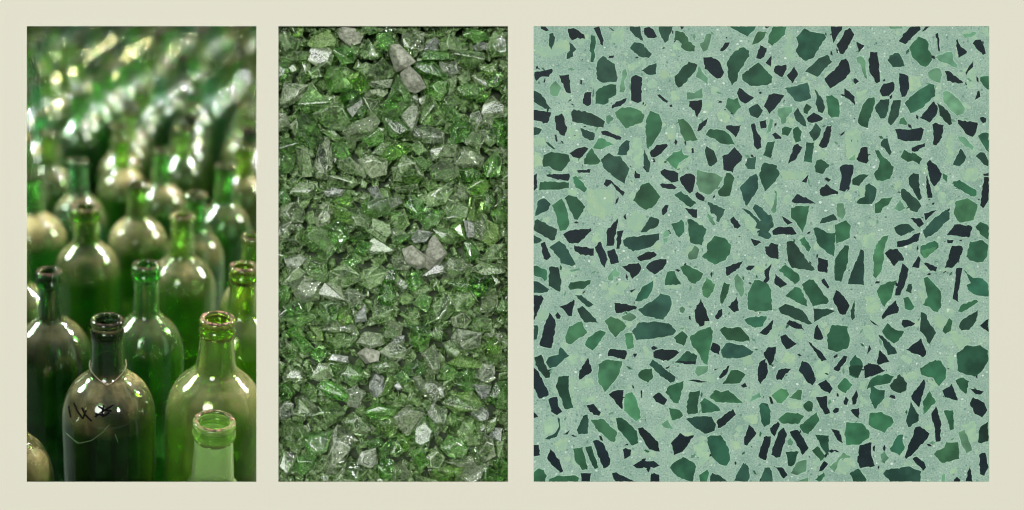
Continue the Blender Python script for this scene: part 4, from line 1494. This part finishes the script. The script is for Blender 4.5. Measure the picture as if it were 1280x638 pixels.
def bottle_meshes(key, H, R, rn, rb, rl, hn, hs, lipkind, seg=40):
    prof = profile(H, R, rn, rb, rl, hn, hs)
    PROF[key] = prof
    w = 0.0026
    bm = bmesh.new(); lay = bm.verts.layers.float.new('outer')
    ro = lathe(bm, prof, seg, 1.0, lay)
    inner = [(max(0.002, r - w), z) for r, z in prof]
    inner = [(inner[0][0], 0.008)] + [(r, max(z, 0.008 + 0.0005 * i)) for i, (r, z) in enumerate(inner[1:])]
    ri = lathe(bm, inner, seg, 0.0, lay, flip=True)
    for i in range(seg):                 # close the top edge, the foot and the inside bottom
        j = (i + 1) % seg
        bm.faces.new([ro[-1][i], ro[-1][j], ri[-1][j], ri[-1][i]])
    bm.faces.new(list(reversed(ro[0]))); bm.faces.new(ri[0])
    body = bpy.data.meshes.new('glass_body'); bm.to_mesh(body); bm.free(); body.materials.append(M_BOTTLE)
    for p in body.polygons: p.use_smooth = len(p.vertices) == 4
    # lip: collar slipped over the neck end, one closed ring
    bm = bmesh.new()
    lh = 0.0085
    z0 = H - lh; ri_ = rn - w - 0.0004
    ring = [(rn + 0.0003, z0), (rl - 0.0012, z0), (rl, z0 + 0.002), (rl, H - 0.003), (rl - 0.001, H - 0.0008), (rl - 0.003, H), (ri_ + 0.0012, H), (ri_, H - 0.0015), (ri_ - 0.0005, H - 0.006), (ri_, H - 0.0035 - lh)]
    if lipkind == 2:                     # thick lip over a second, taller collar
        ring = [(rn + 0.0003, z0 - 0.014), (rl - 0.0022, z0 - 0.0132), (rl - 0.0002, z0 - 0.0105), (rl + 0.0004, z0 - 0.007), (rl - 0.0004, z0 - 0.0035), (rl - 0.0024, z0 - 0.0012), (rl - 0.0022, z0 + 0.0002), (rl - 0.0004, z0 + 0.0014)] + ring[3:]
    rings = lathe(bm, ring + [ring[0]], seg)
    bmesh.ops.remove_doubles(bm, verts=bm.verts, dist=1e-6)
    bmesh.ops.recalc_face_normals(bm, faces=bm.faces)
    lip = bpy.data.meshes.new('lip'); bm.to_mesh(lip); bm.free(); lip.materials.append(M_LIP)
    for p in lip.polygons: p.use_smooth = True
    return body, lip
def ray(u, v): return RIGHT * ((u - PU) / F) + UP * ((PV - v) / F) + FWD
def spot(u, v, h):
    d = ray(u, v); t = (CAM.z - h) / -d.z
    return CAM + d * t
GREENS = {'dark': (0.18, 0.42, 0.18), 'mid': (0.38, 0.85, 0.30), 'bright': (0.68, 0.95, 0.24), 'olive': (0.54, 0.84, 0.26), 'blue': (0.30, 0.76, 0.44), 'pale': (0.70, 0.97, 0.40)}
BOTTLES = []
def bottle(x, y, mesh, tint, dust, label, group, rnd, rot=0.0, lipdust=0.9, deep=1.0):
    root = empty('bottle', Matrix.Translation((x, y, 0)) @ Matrix.Rotation(rot, 4, 'Z'))
    tag(root, label, 'bottle', group)
    c = GREENS[tint]; j = rnd.uniform(0.92, 1.08) * deep
    for name, me in (('glass_body', mesh[0]), ('lip', mesh[1])):
        o = obj(name, me, (), root)
        o.color = (min(1, c[0] * j), min(1, c[1] * j), min(1, c[2] * j), dust if name == 'glass_body' else lipdust)
    BOTTLES.append((x, y))
    return root
def yard():
    rnd = random.Random(3)
    bm = bmesh.new()
    bm.faces.new([bm.verts.new(p) for p in ((-14, -4, 0), (14, -4, 0), (14, 40, 0), (-14, 40, 0))])
    tag(obj('ground', bm, M_GROUND), 'dark ground under the bottles', None, kind='structure')
    G = 'old green bottles standing in the left panel'
    # mouth pixel u, v; height; radius, neck top, neck base, lip radius, neck start, shoulder start, lip kind, tint, dust, turn, label
    man = [
        (134, 398, .310, .0525, .0165, .0205, .0180, .238, .186, 2, 'dark', .85, 'dark olive bottle with a wire round its neck and black marks scribbled on its shoulder'),
        (272, 397, .310, .0555, .0165, .0235, .0195, .240, .184, 2, 'bright', .80, 'bright yellow-green bottle with a rusty lip, behind the short pale bottle'),
        (268, 525, .238, .030, .0190, .0230, .0221, .158, .130, 2, 'pale', .15, 'short pale green bottle nearest the front, its neck cut by the bottom edge'),
        (61, 338, .310, .0520, .0130, .0155, .0163, .240, .178, 2, 'dark', .25, 'very dark green shiny bottle at the left, behind the dusty scribbled bottle'),
        (183, 330, .310, .0475, .0150, .0165, .0178, .236, .182, 2, 'mid', .2, 'shiny green bottle in the middle, behind the gap between the two front bottles'),
        (305, 332, .310, .0480, .0155, .0185, .0180, .238, .182, 2, 'bright', .30, 'green bottle with a red-brown lip, cut by the right edge'),
        (107, 258, .310, .0500, .0180, .0195, .0222, .248, .195, 2, 'olive', .95, 'brown dusty bottle with a wide ringed mouth, behind the very dark bottle'),
        (228, 268, .310, .0505, .0145, .0180, .0186, .240, .190, 1, 'olive', .85, 'brown-shouldered bottle with a pale green neck, behind the shiny middle bottle'),
        (245, 242, .310, .0460, .0145, .0170, .0178, .246, .194, 1, 'mid', .90, 'dusty bottle half hidden behind the brown-shouldered one with the pale green neck'),
        (172, 228, .310, .0500, .0150, .0175, .0172, .246, .192, 1, 'olive', 1.0, 'round-shouldered brown bottle coated in dust, centre of the third row'),
        (40, 218, .310, .0545, .0150, .0180, .0168, .238, .186, 1, 'mid', 1.0, 'pale dusty bottle with round white-brown shoulder at the left edge'),
        (97, 200, .310, .0490, .0150, .0175, .0180, .242, .185, 1, 'blue', .70, 'blurred bluish green bottle behind the wide ringed mouth'),
        (202, 187, .310, .0475, .0145, .0170, .0175, .240, .185, 1, 'mid', .75, 'blurred bottle with sparkling neck, behind the round brown dusty bottle'),
        (282, 206, .310, .0485, .0150, .0175, .0180, .236, .180, 1, 'mid', .40, 'blurred bright green bottle near the right edge, behind the half hidden dusty one'),
        (318, 295, .310, .0440, .0150, .0170, .0175, .240, .185, 1, 'olive', .80, 'bottle whose mouth is halved by the right edge, above the red-brown lip'),
        (19, 300, .310, .0480, .0150, .0175, .0175, .240, .190, 1, 'olive', .9, 'sliver of a dusty bottle at the left edge, above the very dark one'),
        (152, 172, .310, .0480, .0150, .0175, .0172, .246, .190, 1, 'olive', 1.0, 'blurred brown dusty bottle, above and left of the sparkling neck'),
        (50, 140, .310, .0480, .0150, .0175, .0172, .244, .190, 1, 'blue', .9, 'blurred bottle at the left, above the pale dusty round shoulder'),
        (10, 486, .268, .0430, .0150, .0175, .0172, .205, .150, 1, 'olive', 1.0, 'brown shoulder of a bottle poking in at the bottom left corner'),
    ]
    for i, m in enumerate(man):
        u, v, H, R, rn, rb, rl, hn, hs, lk, tint, dust, lab = m
        p = spot(u, v, H)
        me = bottle_meshes(i, H, R, rn, rb, rl, hn, hs, lk, 64 if i < 8 else 40)
        r = bottle(p.x, p.y, me, tint, dust, lab, G, rnd, 0.0, {0: .3, 1: .8, 2: .7, 3: .35, 4: .4, 5: .8, 6: .6}.get(i, .45))
        if i == 1: me[0].materials[0] = M_GLOW
        if i == 2: me[0].materials[0] = M_GLOW_STRONG
        if i == 0: marks(r, p, PROF[0], rb, hn)
    kinds = [bottle_meshes('a', .310, .047, .0150, .0170, .0175, .244, .186, 1, 32), bottle_meshes('b', .310, .049, .0145, .0185, .0175, .236, .178, 1, 32),
             bottle_meshes('c', .303, .046, .0160, .0185, .0190, .240, .190, 2, 32), bottle_meshes('d', .318, .048, .0140, .0165, .0170, .246, .180, 1, 32)]
    for k_ in kinds: k_[0].materials[0] = M_WORN
    # rows behind: staggered grid running up to the right
    ang = math.radians(12)
    cells = []
    for a in range(-30, 60):
        for b in range(-30, 60):
            gx = a * 0.126 + 0.02 * math.sin(b * 0.7); gy = b * 0.107
            x = CAM.x + gx * math.cos(ang) + gy * math.sin(ang); y = 1.45 - gx * math.sin(ang) + gy * math.cos(ang)
            cells.append((y, x))
    cells.sort()
    used = set()
    for y, x in cells:
        x += rnd.uniform(-.006, .006); y += rnd.uniform(-.006, .006)
        if not (1.2 < y < 3.5): continue
        half = 0.127 * (y + 0.05) + 0.05
        if abs(x - CAM.x) > half: continue
        if any((x - q[0]) ** 2 + (y - q[1]) ** 2 < 0.098 ** 2 for q in BOTTLES): continue
        k = rnd.randrange(4)
        tint = rnd.choice(['dark', 'mid', 'mid', 'bright', 'olive', 'blue', 'olive'])
        dust = rnd.choice([.05, .1, .2, .35, .7] if y < 2.1 else [.03, .08, .15, .3])
        w = Vector((x, y, .31)) - CAM; dep = w.dot(FWD)
        u = PU + F * w.dot(RIGHT) / dep; v = PV - F * w.dot(UP) / dep
        px = max(0, min(100, round(100 * (u - 33) / 287))); py = round(100 * (v - 33) / 569)
        if y < 1.5 and (px in (0, 100)) and v > 240: continue
        word = ('dusty ' if dust > .7 else '') + {'dark': 'dark green', 'mid': 'green', 'bright': 'yellow-green', 'olive': 'olive', 'blue': 'bluish green'}[tint]
        if py > 0: lab = f'blurred {word} bottle, its mouth {px} percent across and {py} percent down the panel'
        else: lab = f'blurred {word} bottle cut by the top edge of the bottle panel, {px} percent across'
        if lab in used: lab = lab.replace('of the bottle panel', 'of the panel, farther back')
        used.add(lab)
        bottle(x, y, kinds[k], tint, dust, lab, G, rnd, rnd.random() * 6.28, rnd.uniform(.15, .6), rnd.uniform(.68, .98))
def tube(bm, pts, r, closed=False, seg=6):
    n = len(pts); rings = []
    for i in range(n):
        a = pts[i - 1] if (i or closed) else pts[i]; b = pts[(i + 1) % n] if (i < n - 1 or closed) else pts[i]
        d = (b - a).normalized(); s = d.orthogonal().normalized()
        if abs(d.z) < 0.95: s = d.cross(Vector((0, 0, 1))).normalized()
        t = d.cross(s)
        rings.append([bm.verts.new(pts[i] + (s * math.cos(2 * math.pi * k / seg) + t * math.sin(2 * math.pi * k / seg)) * r) for k in range(seg)])
    for i in range(n if closed else n - 1):
        A, B = rings[i], rings[(i + 1) % n]
        for k in range(seg):
            bm.faces.new([A[k], A[(k + 1) % seg], B[(k + 1) % seg], B[k]])
def marks(root, base, prof, rb, hn):
    def rad(z):
        for (r0, z0), (r1, z1) in zip(prof, prof[1:]):
            if z0 <= z <= z1: return r0 + (r1 - r0) * (z - z0) / max(1e-9, z1 - z0)
        return 0
    def hit(u, v):
        d = ray(u, v); t = 0.8
        while t < 1.2:
            p = CAM + d * t - base
            if math.hypot(p.x, p.y) <= rad(p.z + base.z) + 0.0002: return Vector((p.x, p.y, p.z + base.z))
            t += 0.0004
        return None
    def strokes(name, lines, w, mat):
        bm = bmesh.new()
        for ln in lines:
            dense = []
            for (a, b) in zip(ln, ln[1:]):
                for k in range(6):
                    dense.append((a[0] + (b[0] - a[0]) * k / 6, a[1] + (b[1] - a[1]) * k / 6))
            dense.append(ln[-1])
            pts = [hit(20 + x / 2.06, 310 + y / 2.06) for x, y in dense]
            pts = [p for p in pts if p]
            if len(pts) > 1: tube(bm, pts, w)
        bmesh.ops.recalc_face_normals(bm, faces=bm.faces)
        obj(name, bm, mat, root)
    strokes('marker_scribble', [[(136, 408), (138, 422), (141, 436)], [(149, 400), (158, 420), (172, 440)], [(170, 412), (178, 430), (195, 446)], [(172, 440), (178, 425), (181, 418)],
            [(203, 436), (225, 420), (250, 405)], [(212, 408), (228, 418), (246, 420)], [(205, 428), (230, 432), (240, 424)], [(226, 406), (222, 424), (224, 436)]], 0.00105, M_INK)
    strokes('pale_scratch', [[(150, 496), (165, 503), (195, 496), (222, 476), (240, 456)], [(255, 480), (262, 500)], [(130, 478), (160, 505)]], 0.00016, M_SCR)
    bm = bmesh.new()
    pts = []
    for k in range(40):
        a = 2 * math.pi * k / 40
        z = hn + 0.017 + 0.006 * math.sin(a) - (0.006 * max(0, math.cos(a + math.pi / 2)) ** 6)
        r = rad(z) + 0.0008
        pts.append(Vector((r * math.cos(a), r * math.sin(a), z)))
    tube(bm, pts, 0.00042, True)
    knot = pts[30]
    bmesh.ops.create_icosphere(bm, subdivisions=1, radius=0.0019, matrix=Matrix.Translation(knot))
    obj('neck_wire', bm, M_WIRE, root)
yard()

# ------------------------------------------------------------------ light
w = bpy.data.worlds.new('World'); sc.world = w; w.use_nodes = True
nt = w.node_tree; bg = nt.nodes['Background']
tc = nt.nodes.new('ShaderNodeTexCoord'); sx = nt.nodes.new('ShaderNodeSeparateXYZ')
nt.links.new(tc.outputs['Generated'], sx.inputs[0])
def wramp(sock, stops):
    mp = nt.nodes.new('ShaderNodeMapRange'); mp.inputs['From Min'].default_value = -1; mp.inputs['From Max'].default_value = 1
    cr = nt.nodes.new('ShaderNodeValToRGB'); nt.links.new(sock, mp.inputs['Value']); nt.links.new(mp.outputs[0], cr.inputs['Fac'])
    el = cr.color_ramp.elements
    while len(el) < len(stops): el.new(.5)
    for e, (p, c) in zip(el, stops): e.position = p; e.color = c
    return cr.outputs['Color']
front = wramp(sx.outputs['Z'], [(0.40, (0.02, 0.025, 0.015, 1)), (0.54, (0.06, 0.08, 0.05, 1)), (0.70, (0.20, 0.23, 0.23, 1)), (0.9, (0.5, 0.55, 0.6, 1))])
back = wramp(sx.outputs['Z'], [(0.49, (0.04, 0.06, 0.02, 1)), (0.53, (0.30, 0.42, 0.12, 1)), (0.62, (0.35, 0.42, 0.25, 1)), (0.75, (0.45, 0.5, 0.5, 1))])
side = wramp(sx.outputs['Y'], [(0.5, (0, 0, 0, 1)), (0.8, (1, 1, 1, 1))])
mx = nt.nodes.new('ShaderNodeMix'); mx.data_type = 'RGBA'
nt.links.new(side, mx.inputs[0]); nt.links.new(front, mx.inputs[6]); nt.links.new(back, mx.inputs[7])
nt.links.new(mx.outputs[2], bg.inputs['Color']); bg.inputs['Strength'].default_value = 0.5

BC = CAM + FWD * D + RIGHT * (640 - PU) * S
def lamp(name, pos, target, size, power, col=(1, 1, 1)):
    l = bpy.data.lights.new(name, 'AREA'); l.shape = 'DISK'; l.size = size; l.energy = power; l.color = col
    o = bpy.data.objects.new(name, l); C.objects.link(o); o.location = pos
    o.rotation_euler = (Vector(target) - Vector(pos)).to_track_quat('-Z', 'Y').to_euler()
N = -FWD
FRONT = 1.40
lamp('front_lamp', BC + N * 8.6 + UP * 1.7 - RIGHT * 3.6, BC, 4.0, 365 * FRONT)
lamp('front_lamp', BC + N * 8.8 + UP * 1.5 + RIGHT * 4.2, BC, 0.8, 260 * FRONT)
lamp('yard_lamp', (1.4, 2.3, 1.9), (-.3, 1.6, .25), 0.12, 105, (1.0, 0.97, 0.9))
lamp('yard_lamp', (-1.5, 2.0, 1.7), (-.3, 1.5, .25), 0.12, 75, (0.85, 1.0, 1.0))
lamp('yard_lamp', (.6, 2.2, 2.4), (-.3, 1.7, .25), 0.12, 40, (0.95, 1.0, 1.0))  # extra lamp added for more highlights on the shoulders
lamp('added_side_lamp', (-1.7, 1.7, 1.15), (-.35, 1.0, .25), 0.5, 27, (0.9, 1.0, 0.92))  # soft lamp added on either side for sheen on the bottles
lamp('added_side_lamp', (1.3, 1.6, 1.05), (-.3, 1.0, .25), 0.4, 24, (1.0, 1.0, 0.9))
lamp('back_lamp', (1.7, 5.6, 2.2), (-.3, 2.0, .2), 0.28, 130, (1.0, 0.90, 0.36))
